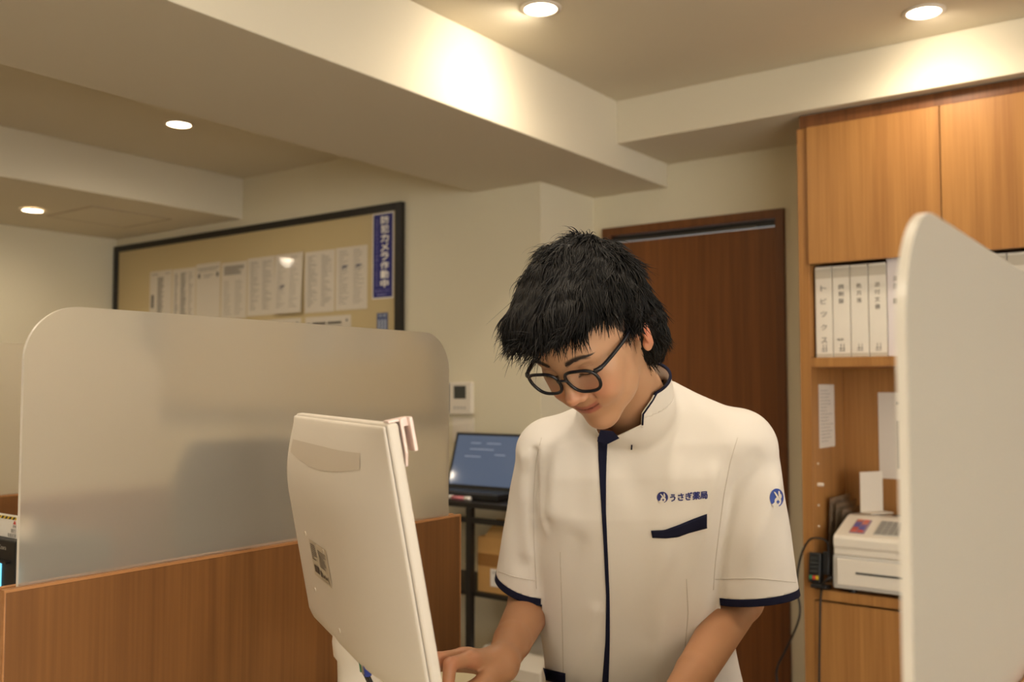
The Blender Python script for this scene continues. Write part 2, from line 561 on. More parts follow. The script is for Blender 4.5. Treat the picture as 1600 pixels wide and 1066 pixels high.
# ring binders
titles = ['トピックス', '調剤録', '処方箋', '添付文書', '薬歴 一', '管理 二', '手引', '報告書', '記録', '資料']
bl = ['white ring binder standing at the left end of the shelf', 'white ring binder second from the left on the shelf, bold black title',
      'white ring binder third from the left on the shelf', 'white ring binder fourth from the left on the shelf',
      'white ring binder fifth from the left, taller and pinkish white', 'white ring binder sixth from the left, half hidden by the frosted screen',
      'white ring binder hidden in the middle of the shelf, seen only through the frosted screen']
bw = .0585
x = xl + .036 + .010
M['binder'] = mat('binder_vinyl', (228, 220, 206), 0.32, vary=(14, .03))
M['binder_cool'] = mat('binder_vinyl_cool', (226, 216, 214), 0.32, vary=(14, .03))
M['binder_tape'] = mat('binder_label_band', (196, 186, 168), 0.4)
k = 0
while x + bw < -.25:
    gap = .0015
    tall = k in (4, 5)
    h = .322 if tall else .307
    x0, x1 = x, x + bw - .003
    if k == 12:
        x0 += .014; x1 += .014; x += .014
    yb = CY + .028
    if k < 6: lab = bl[k]
    elif k < 10: lab = bl[6]
    else: lab = ['white ring binder first right of the frosted screen edge, mostly covered', 'white ring binder with a glossy spine just right of the frosted screen',
                 'white ring binder right of the black gap at the right frame edge', 'white ring binder at the far right end of the binder row'][min(k - 10, 3)]
    t = thing('ring_binder', lab, 'binder', ((x0 + x1) / 2, yb + .13, 1.407), 'white ring binders on the upper shelf')
    MB().box((x0, yb, 1.4075), (x1, yb + .004, 1.407 + h)).box((x0, yb + .004, 1.4075), (x0 + .003, yb + .26, 1.407 + h)) \
        .box((x1 - .003, yb + .004, 1.4075), (x1, yb + .26, 1.407 + h)).build('cover', M['binder_cool' if tall else 'binder'], t, bevel=.001)
    MB().box((x0 + .006, yb + .012, 1.413), (x1 - .006, yb + .24, 1.407 + h - .012)).build('paper_block', M['paper'], t)
    if not tall:
        MB().box((x0 + .0005, yb - .0006, 1.407 + h - .040), (x1 - .0005, yb, 1.407 + h - .008)).build('spine_band', M['binder_tape'], t)
        MB().box((x0 + .0005, yb - .0006, 1.409), (x1 - .0005, yb, 1.421)).build('spine_band', M['binder_tape'], t)
    tm = MB()
    ti = titles[k % len(titles)]
    zt = 1.407 + h - .062
    for ch in ti:
        if ch != ' ':
            s = .017 if k != 0 else .020
            put_text(tm, ch, ((x0 + x1) / 2 - s / 2, yb - .0012, zt - s), (1, 0, 0), (0, 0, 1), s, s * .95)
        zt -= .024 if k else .044
    if not tall:
        xm = (x0 + x1) / 2
        for a, b, c, dd in ((-.010, 1.436, .010, 1.4375), (-.010, 1.428, .010, 1.4295), (-.004, 1.428, -.0025, 1.452), (.006, 1.428, .0075, 1.452)):
            tm.box((xm + a, yb - .0012, b), (xm + c, yb - .0008, dd))
        if k == 1:
            put_text(tm, '保存', (xm - .016, yb - .0012, 1.462), (1, 0, 0), (0, 0, 1), .022, .009)
    tm.build('spine_title', M['inkblack' if k == 1 else 'ink'], t)
    x += bw
    k += 1


def sheet(name, label, cat, c, w_, h_, ux, uy, m, lines, group=None, thick=.0012, ink='ink'):
    """paper sheet: c = lower-left corner, ux/uy directions; lines = list of (x, y, w, h) ink bars in sheet fractions"""
    c = Vector(c); ux = Vector(ux); uy = Vector(uy)
    n = ux.cross(uy).normalized()
    t = thing(name, label, cat, c + ux * w_ / 2, group)
    mb = MB()
    a = [c, c + ux * w_, c + ux * w_ + uy * h_, c + uy * h_]
    mb.add(a + [p + n * thick for p in a], [(3, 2, 1, 0), (4, 5, 6, 7), (0, 1, 5, 4), (1, 2, 6, 5), (2, 3, 7, 6), (3, 0, 4, 7)])
    mb.build('page', m, t)
    pr = MB()
    for (x, y, ww, hh) in lines:
        q = c + ux * (x * w_) + uy * (y * h_) + n * (thick + .0004)
        pr.add([q, q + ux * ww * w_, q + ux * ww * w_ + uy * hh * h_, q + uy * hh * h_], [(0, 1, 2, 3)])
    if lines:
        pr.build('print', M[ink], t)
    return t


def textlines(x0, x1, y0, y1, n, r, thick=.006, fill=(.5, 1.0)):
    out = []
    for i in range(n):
        y = y1 - (y1 - y0) * i / max(1, n - 1)
        x = x0
        w_ = (x1 - x0) * r.uniform(*fill)
        out.append((x, y, w_, thick))
    return out


# papers and things in the lower compartment
r_ = random.Random(3)
sheet('notice_sheet', 'narrow white notice taped to the inner left side of the cabinet', 'paper', (xl + .0365, CY + .072, 1.10), .165, .218, (0, 1, 0), (0, 0, 1),
      M['paper'], textlines(.08, .9, .1, .9, 16, r_))
sheet('notice_sheet', 'tall white notice with vertical writing on the cabinet back panel', 'paper', (-.948, CB - .0125, .985), .21, .305, (1, 0, 0), (0, 0, 1),
      M['paper'], [(.3 + .16 * c, .12, .10, .62 * r_.uniform(.7, 1)) for c in range(4)] + [(.3, .86, .4, .03)])
f1 = thing('clear_folder', 'clear plastic folders leaning in the cabinet corner beside the register', 'folder', (-1.04, 3.42, .64))
fm = mat('clear_plastic', (190, 170, 145), 0.2)
fm.node_tree.nodes['Principled BSDF'].inputs['Transmission Weight'].default_value = 0.7
for q in range(3):
    s = q * .012
    Mx = Matrix.Translation((-1.062 + s, 3.27 + s, .641)) @ Matrix.Rotation(math.radians(3 + q), 4, 'Y') @ Matrix.Rotation(math.radians(-2), 4, 'Z')
    MB().box((0, 0, 0), (.002, .20, .29 - q * .02), Mx).build('sleeve_sheet', fm, f1)
Mx = Matrix.Translation((-.968, 3.34, .8775)) @ Matrix.Rotation(math.radians(-30), 4, 'Z')
sp = MB().box((0, 0, 0), (.004, .10, .14), Mx).box((0, 0, 0), (.05, .10, .004), Mx)
tag(sp.build('card_stand', M['white']), 'white upright card stand on top of the register housing', 'stand')

# ------------------------------------------------------------------ cash register
RX0, RX1, RY0 = -1.001, -.60, 3.142  # front left corner
reg = thing('cash_register', 'off-white electronic cash register with key panels on the cabinet shelf', 'cash register', ((RX0 + RX1) / 2, 3.32, .64))
MB().box((RX0, RY0, .655), (RX1, CB - .02, .762)).build('cash_drawer_case', M['grey'], reg, bevel=.004)
dr_ = MB().box((RX0 + .014, RY0 - .006, .668), (RX1 - .014, RY0 - .0005, .752)).build('drawer', M['white'], reg, bevel=.002)
MB().box((RX0 + .075, RY0 - .0085, .708), (RX1 - .075, RY0 - .0062, .714)).build('drawer_slot', M['screen_grey'], dr_)
ft = MB()
for fx in (RX0 + .05, RX1 - .05):
    for fy in (RY0 + .04, CB - .08):
        ft.lathe([(.013, 0), (.013, .0145)], (fx, fy, .6402), 16)
ft.build('foot', M['black'], reg)
# sloping body: profile in y,z extruded along x
prof = [(RY0 + .004, .7625), (RY0 + .004, .785), (RY0 - .002, .79), (RY0 - .002, .818), (RY0 + .006, .826), (3.30, .874), (3.315, .876), (3.44, .868), (3.44, .7625)]
MB().prism(prof, RX0 + .002, RX1 - .002, 'x').build('housing', M['white'], reg, bevel=.004)
sl = math.atan2(.048, 3.30 - RY0 - .006)
S0 = Vector((0, RY0 + .006, .826))
uy = Vector((0, math.cos(sl), math.sin(sl)))
un = Vector((0, -math.sin(sl), math.cos(sl)))


def slope_box(mb, x0, x1, s0, s1, t0, t1):
    vs = [Vector((x, 0, 0)) + S0 + uy * s + un * t for t in (t0, t1) for (x, s) in ((x0, s0), (x1, s0), (x1, s1), (x0, s1))]
    mb.add(vs, [(3, 2, 1, 0), (4, 5, 6, 7), (0, 1, 5, 4), (1, 2, 6, 5), (2, 3, 7, 6), (3, 0, 4, 7)])


kp = MB(); slope_box(kp, RX0 + .045, RX0 + .093, .022, .125, .0004, .003)
ov = kp.build('colour_key_panel', mat('mauve_key_sheet', (150, 124, 140), .4), reg)
for q in range(5):
    for c in range(2):
        cc = MB(); slope_box(cc, RX0 + .049 + c * .021, RX0 + .066 + c * .021, .026 + q * .02, .042 + q * .02, .0032, .005)
        cc.build('colour_key', mat('colour_key_%d%d' % (q, c), [(206, 110, 96), (190, 90, 80), (90, 96, 160), (120, 100, 150), (200, 120, 100)][(q + c) % 5], .4), ov)
kb = MB(); slope_box(kb, RX0 + .122, RX0 + .205, .022, .125, .0004, .003)
kb = kb.build('key_panel', M['grey'], reg)
for q in range(5):
    for c in range(4):
        cc = MB(); slope_box(cc, RX0 + .126 + c * .0195, RX0 + .142 + c * .0195, .026 + q * .02, .041 + q * .02, .0032, .006)
        cc.build('key', M['key'], kb)
kb = MB(); slope_box(kb, RX0 + .222, RX0 + .33, .022, .125, .0004, .003)
kb = kb.build('key_panel', M['white'], reg)
for q in range(4):
    for c in range(4):
        cc = MB(); slope_box(cc, RX0 + .227 + c * .026, RX0 + .249 + c * .026, .028 + q * .024, .047 + q * .024, .0032, .007)
        cc.build('key', M['whiteink'], kb)
MB().box((RX0 + .13, 3.37, .8735), (RX1 - .05, 3.385, .8755)).build('receipt_slot', M['black'], reg)

# card reader and its cables
RDX, RDY = -1.085, 3.085
rdr = thing('card_reader', 'black card terminal with small green keys at the left end of the shelf', 'card reader', (RDX + .045, 3.12, .64))
Mr = Matrix.Translation((-1.080, 3.150, .662)) @ Matrix.Rotation(math.radians(-8), 4, 'X')
MB().box((0, -.022, 0), (.040, .022, .098), Mr).build('reader_body', M['black'], rdr, bevel=.004)
MB().box((.042, -.010, .03), (.064, .03, .104), Mr).box((.010, -.028, -.016), (.062, .03, -.002), Mr).build('cradle', M['black'], rdr, bevel=.003)
for q, cl in enumerate([M['green'], M['red'], M['yellow']]):
    MB().box((.006 + q * .0105, -.026, .012), (.014 + q * .0105, -.0222, .024), Mr).build('function_key', cl, rdr)
for q in range(4):
    MB().box((.007, -.0255, .034 + q * .014), (.032, -.0222, .042 + q * .014), Mr).build('key_row', M['screen_grey'], rdr)


def smooth_curve(pts, n=10):
    pts = [Vector(p) for p in pts]
    out = []
    q = [pts[0]] + pts + [pts[-1]]
    for i in range(1, len(q) - 2):
        for j in range(n):
            t = j / n
            a, b, c, d = q[i - 1], q[i], q[i + 1], q[i + 2]
            out.append(.5 * ((2 * b) + (-a + c) * t + (2 * a - 5 * b + 4 * c - d) * t * t + (-a + 3 * b - 3 * c + d) * t ** 3))
    out.append(pts[-1])
    return out


def planeY(px, py, Y):
    r = CF + CR * (px - 800) / FP - CU * (py - 533) / FP
    return CAM + r * ((Y - CAM[1]) / r[1])


c1 = [planeY(*q) for q in ((1294, 870, 3.14), (1293, 850, 3.13), (1284, 842, 3.10), (1266, 843, 3.10), (1254, 862, 3.10), (1247, 890, 3.10), (1245, 920, 3.10),
                           (1250, 950, 3.10), (1246, 975, 3.1), (1228, 1015, 3.12), (1215, 1042, 3.13), (1214, 1066, 3.13))]
c1 += [(c1[-1][0] + .02, 3.12, .15), (c1[-1][0] + .1, 3.1, .012)]
tag(MB().tube(smooth_curve(c1), .0035, 8).build('power_cable', M['cable'], smooth=True), 'thin dark cable looping left of the card reader down past the sleeve', 'cable')
c2 = [planeY(*q) for q in ((1300, 902, 3.115), (1290, 908, 3.11), (1283, 925, 3.135), (1281, 980, 3.135), (1280, 1066, 3.135))]
c2 += [(c2[-1][0], 3.13, .1), (c2[-1][0] + .08, 3.11, .012)]
tag(MB().tube(smooth_curve(c2), .004, 8).build('power_cable', M['cable'], smooth=True), 'thick black cable hanging straight down the front of the base cabinet', 'cable')

# ------------------------------------------------------------------ notice board on the back wall
bx0, bx1, bz0, bz1 = -5.178, -2.877, 1.15, 2.142
nb_ = thing('notice_board', 'large beige notice board with a black frame on the back wall', 'notice board', ((bx0 + bx1) / 2, YB - .01, bz0))
fw = .034
MB().box((bx0 + fw, YB - .012, bz0 + fw), (bx1 - fw, YB - .0005, bz1 - fw)).build('board_surface', M['board'], nb_)
MB().box((bx0, YB - .026, bz0), (bx0 + fw, YB - .0005, bz1)).box((bx1 - fw - .006, YB - .026, bz0), (bx1, YB - .0005, bz1)) \
    .box((bx0 + fw, YB - .026, bz0), (bx1 - fw - .006, YB - .0005, bz0 + fw)).box((bx0 + fw, YB - .026, bz1 - fw), (bx1 - fw - .006, YB - .0005, bz1)) \
    .build('frame', M['blackmetal'], nb_, bevel=.002)
plabs = ['first from the left in the upper row', 'second from the left in the upper row', 'third from the left in the upper row, mostly blank',
         'fourth from the left in the upper row', 'fifth from the left in the upper row', 'sixth in the upper row, two stamps low down',
         'seventh in the upper row, two columns of text', 'rightmost in the upper row, two stamps high up']
for i in range(8):
    X0 = -4.822 + i * .2165
    rr = random.Random(i + 20)
    L = []
    if i == 0:
        L = textlines(.36, .66, .12, .86, 30, rr, .014, (.6, 1)) + [(.08, .3, .12, .25), (.1, .93, .3, .012), (.72, .93, .2, .012)]
    elif i == 1:
        L = textlines(.1, .26, .08, .9, 26, rr, .014, (.5, 1)) + textlines(.36, .62, .08, .9, 30, rr, .016, (.6, 1)) + textlines(.72, .9, .08, .9, 24, rr, .01, (.3, 1))
    elif i == 2:
        L = [(.06, .9, .88, .014), (.1, .86, .75, .010), (.08, .74, .1, .08), (.84, .74, .1, .08), (.3, .78, .4, .012), (.3, .74, .3, .010)]
    elif i == 3:
        L = textlines(.1, .9, .78, .92, 7, rr, .014, (.7, 1)) + textlines(.1, .42, .08, .66, 18, rr, .006) + textlines(.54, .9, .08, .66, 18, rr, .006)
    elif i in (4, 6):
        L = textlines(.1, .44, .1, .92, 26 + i, rr, .007, (.3, 1)) + textlines(.56, .92, .1, .92, 26 + i, rr, .007, (.3, 1))
    else:
        L = textlines(.1, .42, .1, .94, 26, rr, .006, (.4, 1)) + textlines(.56, .9, .1, .94, 26, rr, .006, (.4, 1))
    tilt = rr.uniform(-.006, .006)
    cy_, cu_ = (YB - .0262, .044) if i == 5 else (YB - .0125, 0)
    t = sheet('notice_sheet', 'white notice on the board, ' + plabs[i], 'paper', (X0, cy_, 1.674 + tilt), .207, .296, (1, -.018 if i == 5 else 0, tilt), (-tilt, cu_, 1), M['film'], L, 'laminated notices in the upper row')
    if i in (5, 7):
        yy = 1.674 + (.43 if i == 5 else .66) * .296
        st = MB()
        for xx in (.18, .62):
            q = X0 + xx * .207
            yq = YB - .0145 - (.0085 if i == 5 else 0)
            st.add([(q, yq, yy), (q + .035, yq, yy + .006), (q + .048, yq, yy + .014), (q + .012, yq, yy + .012)], [(0, 1, 2, 3)])
            for s in range(3):
                st.box((q + .004 + s * .012, yq - .0003, yy - .008), (q + .010 + s * .012, yq, yy - .003))
        st.build('stamp', mat('navy_stamp', (60, 62, 96), .6), t)
for i, (X0, s) in enumerate(((-3.86, 5), (-3.515, 6))):
    rr = random.Random(s)
    L = [(.05, .82, .06, .04), (.16, .82, .30, .05), (.5, .82, .3, .05), (.05, .72, .75, .04), (.9, .86, .03, .05)] + textlines(.06, .9, .1, .6, 10, rr, .02)
    sheet('notice_sheet', ['laminated landscape notice at the left of the second row', 'laminated landscape notice at the right of the second row'][i], 'paper',
          (X0, YB - .0125, 1.438), .312, .211, (1, 0, 0), (0, 0, 1), M['film'], L, 'laminated notices in the second row', ink='inkblack')
sg = thing('warning_sign', 'tall blue security camera sign with white vertical lettering at the board right edge', 'sign', (-3.0, YB - .0125, 1.712))
MB().box((-3.066, YB - .0137, 1.712), (-2.934, YB - .0125, 2.105)).build('sign_backing', M['whiteink'], sg)
MB().box((-3.060, YB - .0147, 1.718), (-2.940, YB - .0138, 2.099)).build('sign_face', M['blue'], sg)
lt = MB()
z = 2.090
for ch in '防犯カメラ作動中':
    put_text(lt, ch, (-3.012, YB - .0153, z - .036), (1, 0, 0), (0, 0, 1), .048, .034, bold=.0016)
    z -= .0415
lt.build('lettering', M['whiteink'], sg)
lt = MB()
z = 2.080
for ch in '当店では防犯カメラで録画しています店内':
    put_text(lt, ch, (-3.044, YB - .0153, z - .014), (1, 0, 0), (0, 0, 1), .014, .012)
    z -= .0165
put_text(lt, '安全安心のまち', (-3.048, YB - .0153, 1.742), (1, 0, 0), (0, 0, 1), .09, .013)
put_text(lt, '警備中', (-3.035, YB - .0153, 1.724), (1, 0, 0), (0, 0, 1), .06, .012)
lt.build('small_lettering', mat('pale_blue_print', (140, 140, 200), .5), sg)
sg = thing('warning_sign', 'small narrow blue sign below the tall blue sign on the board', 'sign', (-3.0, YB - .0125, 1.50))
MB().box((-3.036, YB - .0135, 1.50), (-2.968, YB - .0125, 1.648)).build('sign_face', mat('slate_blue_print', (70, 84, 130), .4), sg)
lt = MB()
put_text(lt, '警備', (-3.028, YB - .0141, 1.628), (1, 0, 0), (0, 0, 1), .052, .015)
for q in range(3):
    lt.box((-3.026 + q * .019, YB - .0141, 1.51), (-3.016 + q * .019, YB - .0137, 1.618))
lt.build('lettering', mat('pale_grey_print', (176, 184, 200), .5), sg)

# intercom and switch on the back wall
ic = thing('intercom', 'white wall intercom with a small dark display beside the notice board', 'intercom', (-2.53, YB, 1.196))
MB().box((-2.598, YB - .024, 1.196), (-2.478, YB - .0005, 1.332)).build('casing', M['white'], ic, bevel=.004)
MB().box((-2.625, YB - .030, 1.200), (-2.600, YB - .0005, 1.328)).build('handset', M['black'], ic, bevel=.004)
MB().box((-2.570, YB - .0255, 1.262), (-2.506, YB - .0242, 1.316)).build('display', M['screen_grey'], ic)
for q in range(4):
    MB().box((-2.572 + q * .018, YB - .0258, 1.218), (-2.560 + q * .018, YB - .0242, 1.230)).build('button', M['grey'], ic)
sw = thing('light_switch', 'white switch plate on the wall just below the intercom', 'switch', (-2.535, YB, 1.10))
MB().box((-2.592, YB - .008, 1.075), (-2.478, YB - .0005, 1.183)).build('switch_plate', M['white'], sw, bevel=.002)
for q in range(3):
    MB().box((-2.572 + q * .026, YB - .011, 1.10), (-2.550 + q * .026, YB - .0082, 1.158)).build('rocker', M['white'], sw, bevel=.001)

# ------------------------------------------------------------------ rack with laptop and box
RZ = .885
rk = thing('equipment_rack', 'black metal rack with crossed braces against the back wall behind the person', 'rack', (-2.2, 2.9, 0))
rx0, rx1, ry0, ry1 = -2.62, -1.80, 2.74, 3.07
MB().box((rx0, ry0, RZ - .02), (rx1, ry1, RZ)).build('top_shelf', M['blackmetal'], rk, bevel=.002)
MB().box((rx0 + .01, ry0 + .01, .545), (rx1 - .01, ry1 - .01, .560)).build('lower_shelf', M['blackmetal'], rk)
MB().box((rx0, ry0 + .001, RZ - .075), (rx1, ry0 + .016, RZ - .055)).build('rail', M['blackmetal'], rk)
for lx in (rx0 + .012, -2.205, rx1 - .012):
    for ly in (ry0 + .012, ry1 - .012):
        MB().box((lx - .012, ly - .012, 0), (lx + .012, ly + .012, RZ - .021)).build('leg', M['blackmetal'], rk)
MB().tube([(-2.19, ry1 - .03, .20), (-1.84, ry1 - .03, .54)], .004, 6).tube([(-2.19, ry1 - .03, .54), (-1.84, ry1 - .03, .12)], .004, 6) \
    .build('cross_brace', M['blackmetal'], rk)

lp = thing('laptop', 'open black laptop with a bluish lit screen on the rack', 'laptop', (-2.31, 2.90, RZ))
MB().box((-2.49, 2.80, RZ + .0005), (-2.12, 2.945, RZ + .024)).build('base', M['black'], lp, bevel=.004)
kk = MB()
for q in range(5):
    for c in range(13):
        kk.box((-2.475 + c * .0265, 2.835 + q * .020, RZ + .0242), (-2.452 + c * .0265, 2.851 + q * .020, RZ + .0262))
kk.build('keyboard', M['screen_grey'], lp)
Ml = Matrix.Translation((-2.305, 2.95, RZ + .012)) @ Matrix.Rotation(math.radians(-17.3), 4, 'X')
ld = MB().box((-.188, 0, 0), (.188, .008, .240), Ml).build('lid', M['black'], lp, bevel=.003)
MB().box((-.174, -.001, .026), (.174, -.0002, .228), Ml).build('display', M['laptop_screen'], ld)
wl = MB()
for q, (a, b, c) in enumerate([(-.10, .195, .05), (-.02, .195, .07), (-.10, .17, .12), (.03, .15, .05), (-.12, .14, .08)]):
    wl.box((a, -.0016, b), (a + c, -.0011, b + .003), Ml)
wl.build('screen_text', mat('screen_text_grey', (150, 160, 178), .4, emit=((150, 162, 190), .35)), ld)
for (a, b, cl, lb) in ((-2.44, 2.775, M['black'], 'black stapler lying on the rack front edge'), (-2.36, 2.772, M['red'], 'red marker pen lying on the rack in front of the laptop'),
                       (-2.27, 2.768, mat('pink_plastic', (214, 130, 140), .4), 'pink marker pen lying on the rack in front of the laptop')):
    if cl is M['black']:
        o = MB().lathe([(.004, 0), (.028, 0), (.032, .012), (.024, .026), (.004, .032)], (a, b, RZ + .0005), 20).build('computer_mouse', cl, smooth=True)
        tag(o, 'small black mouse on the rack in front of the laptop', 'mouse')
    else:
        t = thing('marker_pen', lb, 'pen', (a, b, RZ + .001), 'marker pens on the rack')
        MB().tube([(a - .035, b, RZ + .009), (a + .02, b + .006, RZ + .009)], .0075, 12).build('barrel', cl, t, smooth=True)
        MB().tube([(a + .0205, b + .006, RZ + .009), (a + .048, b + .009, RZ + .009)], .0078, 12).build('cap', M['whiteink'], t, smooth=True)

bx = thing('cardboard_box', 'open cardboard box with a white label on the lower rack shelf', 'box', (-2.03, 2.88, .5605))
b0, b1, b2, b3, bh = -2.185, -1.86, 2.772, 3.02, .20
cb = MB().box((b0, b2, .5612), (b1, b3, .566)).box((b0, b2, .566), (b0 + .004, b3, .5605 + bh)).box((b1 - .004, b2, .566), (b1, b3, .5605 + bh)) \
    .box((b0 + .004, b2, .566), (b1 - .004, b2 + .004, .5605 + bh)).box((b0 + .004, b3 - .004, .566), (b1 - .004, b3, .5605 + bh))
cb.build('carton', M['card'], bx)
MB().add([(b0 + .03, b2 + .001, .762), (b1 - .03, b2 + .001, .762), (b1 - .05, b2 + .05, .822), (b0 + .05, b2 + .05, .822),
          (b0 + .03, b2 + .004, .762), (b1 - .03, b2 + .004, .762), (b1 - .05, b2 + .053, .822), (b0 + .05, b2 + .053, .822)],
         [(0, 1, 2, 3), (7, 6, 5, 4), (0, 4, 5, 1), (1, 5, 6, 2), (2, 6, 7, 3), (3, 7, 4, 0)]).build('flap', M['card'], bx)
MB().box((b0, b2 - .0008, .655), (b1, b2 - .0001, .70)).build('tape_strip', M['tape'], bx)
lb_ = MB().box((-2.125, b2 - .0018, .585), (-2.01, b2 - .0009, .648)).build('label_sticker', M['whiteink'], bx)
q = MB()
for s in range(12):
    q.box((-2.105 + s * .006, b2 - .0025, .605), (-2.105 + s * .006 + .003, b2 - .0019, .622))
put_text(q, '取扱注意', (-2.115, b2 - .0024, .630), (1, 0, 0), (0, 0, 1), .05, .011)
q.build('label_print', M['ink'], lb_)
wb = thing('storage_bin', 'white storage bin with a dark green slot on the floor under the rack', 'bin', (-2.06, 2.9, 0))
MB().prism([(2.765, 0), (3.03, 0), (3.03, .36), (2.80, .36), (2.765, .31)], -2.18, -1.90, 'x').build('bin_body', M['white'], wb, bevel=.006)
MB().box((-2.13, 2.758, .25), (-2.02, 2.764, .268)).build('slot', mat('dark_green_plastic', (50, 66, 50), .5), wb)

# ------------------------------------------------------------------ payment terminal at the next desk place
dv = thing('payment_terminal', 'black terminal with a cyan screen at the left photo edge behind the partition', 'payment terminal', (-1.72, .96, DZ))
MB().box((-2.05, .86, DZ + .012), (-1.735, 1.02, 1.027)).build('terminal_body', M['black'], dv, bevel=.003)
MB().box((-2.02, .88, DZ), (-1.76, 1.00, DZ + .012)).build('terminal_base', M['black'], dv)
MB().box((-2.02, .8585, .87), (-1.783, .8597, .984)).build('display', M['cyan_screen'], dv)
MB().box((-2.03, .852, .986), (-1.752, .8598, .990)).build('display_lip', M['black'], dv)
q = MB()
put_text(q, 'Coara', (-1.795, .8592, 1.009), (1, 0, 0), (0, 0, 1), None, .0078)
q.build('lettering', M['grey'], dv)
ws = thing('warning_card', 'white warning card with hazard stripes standing above the black terminal', 'sign', (-1.8, .876, 1.027))
wx0, wx1, wz0, wz1, wy = -2.05, -1.760, 1.0275, 1.069, .875
MB().box((wx0, wy, wz0), (wx1, wy + .003, wz1)).build('card', M['whiteink'], ws)
s1 = MB(); s2 = MB()
s2.box((wx0 + .004, wy - .0006, wz1 - .008), (wx1 - .004, wy - .0001, wz1 - .003))
xx = wx0 + .006
while xx < wx1 - .016:
    s1.add([(xx, wy - .001, wz1 - .008), (xx + .007, wy - .001, wz1 - .008), (xx + .013, wy - .001, wz1 - .003), (xx + .006, wy - .001, wz1 - .003)], [(0, 1, 2, 3)])
    xx += .014
s2.build('hazard_band', M['yellow'], ws)
for t_, tx, tw, tz, th in (('危険', 0, .012, 1.0470, .0045), ('現行', .001, .018, 1.0375, .0070), ('取扱注意', 0, .030, 1.0290, .0068)):
    put_text(s1, t_, (-1.763 - tw - tx, wy - .001, tz), (1, 0, 0), (0, 0, 1), tw, th)
s1.build('card_print', M['inkblack'], ws)
MB().prism([(-1.774, 1.0535), (-1.765, 1.0535), (-1.7695, 1.0595)], wy - .0012, wy - .0002, 'y').build('warning_triangle', M['red'], ws)

# ------------------------------------------------------------------ chair at the next desk place
ox, oy = -1.95, 1.66
ch = thing('office_chair', 'black office chair behind the next desk, a dark blur through the large frosted screen', 'chair', (ox, oy, 0))
Mo = Matrix.Translation((ox, oy, 0)) @ Matrix.Rotation(math.radians(100), 4, 'Z')
fab = mat('black_chair_fabric', (30, 29, 30), .85)
MB().box((-.23, -.23, .45), (.23, .22, .53), Mo).build('seat', fab, ch, bevel=.03, seg=4)
MB().prism([(-.19, .62), (-.22, .70), (-.22, 1.08), (-.17, 1.17), (.17, 1.17), (.22, 1.08), (.22, .70), (.19, .62)], .20, .26, 'y', Mo).build('backrest', fab, ch, bevel=.02, seg=3)
MB().tube([Mo @ Vector(q_) for q_ in ((0, .16, .44), (0, .28, .47), (0, .30, .60), (0, .275, .80))], .018, 12).build('back_support', M['black'], ch, smooth=True)
MB().tube([Mo @ Vector((0, 0, .10)), Mo @ Vector((0, 0, .30))], .026, 16).tube([Mo @ Vector((0, 0, .30)), Mo @ Vector((0, 0, .449))], .016, 16).build('gas_lift', M['metal'], ch, smooth=True)
for k_ in range(5):
    a_ = 2 * math.pi * k_ / 5
    e_ = Vector((math.cos(a_), math.sin(a_), 0))
    lg_ = MB().tube([Mo @ Vector((0, 0, .11)), Mo @ (e_ * .15 + Vector((0, 0, .10))), Mo @ (e_ * .28 + Vector((0, 0, .075)))], [.024, .018, .013], 10).build('leg', M['black'], ch, smooth=True)
    s_ = Vector((-e_.y, e_.x, 0))
    MB().tube([Mo @ (e_ * .28 + s_ * -.02 + Vector((0, 0, .028))), Mo @ (e_ * .28 + s_ * .02 + Vector((0, 0, .028)))], .027, 18).build('caster', M['black'], lg_, smooth=True)

# ------------------------------------------------------------------ monitor (seen from behind)
def cdir(r, u, d):
    """direction from camera-view components right, up, away (levelled with the horizon)"""
    h = np.array([-math.sin(YAW), math.cos(YAW), 0.0])
    return Vector(CR * r + np.array([0, 0, 1.0]) * u + h * d)


MW, MH, TILT = .497, .302, math.radians(10.5)
wv = cdir(.403, 0, -.915).normalized()                    # towards the near side
nb0 = cdir(-.915, 0, -.403).normalized()                  # outwards from the back
uv = (Vector((0, 0, 1)) * math.cos(TILT) + nb0 * math.sin(TILT)).normalized()
nv = (nb0 * math.cos(TILT) - Vector((0, 0, 1)) * math.sin(TILT)).normalized()
near_top = Vector(P(603, 664, 1.0))
OM = near_top - wv * MW                                   # far top corner, back face of the front shell
MM = Matrix(((wv.x, uv.x, nv.x, OM.x), (wv.y, uv.y, nv.y, OM.y), (wv.z, uv.z, nv.z, OM.z), (0, 0, 0, 1)))
mc = MM @ Vector((MW / 2, -MH, .06))
mon = thing('monitor', 'white desktop monitor seen from behind, on the desk in front of the person', 'monitor', (mc.x, mc.y, DZ))
M['mon'] = mat('monitor_plastic', (214, 205, 193), 0.5, bump=(900, .12, .0004))
M['mon2'] = mat('monitor_band', (196, 184, 168), 0.6)


def tf(mb):
    mb.v = [MM @ v for v in mb.v]
    return mb


tf(MB().box((0, -MH, -.014), (MW, 0, -.0005))).build('front_shell', M['mon'], mon, bevel=.004, seg=3)
tf(MB().box((.012, -MH + .020, -.0152), (MW - .012, -.012, -.0142))).build('screen_panel', M['black'], mon)
NSX, NSY = 48, 36


def bulge(s, t):
    # s along width 0..1, t down 0..1 : thickness of the rear housing
    e = min(1, s / .10) if s < .5 else min(1, (1 - s) / .40)
    fx = 1 - (1 - e) ** 2.2
    e = min(1, t / .36)
    fy = 1 - (1 - e) ** 2.0
    e = min(1, (1 - t) / .05)
    fy *= .85 + .15 * e
    return .003 + .031 * (fx * fy) + .003 * fx


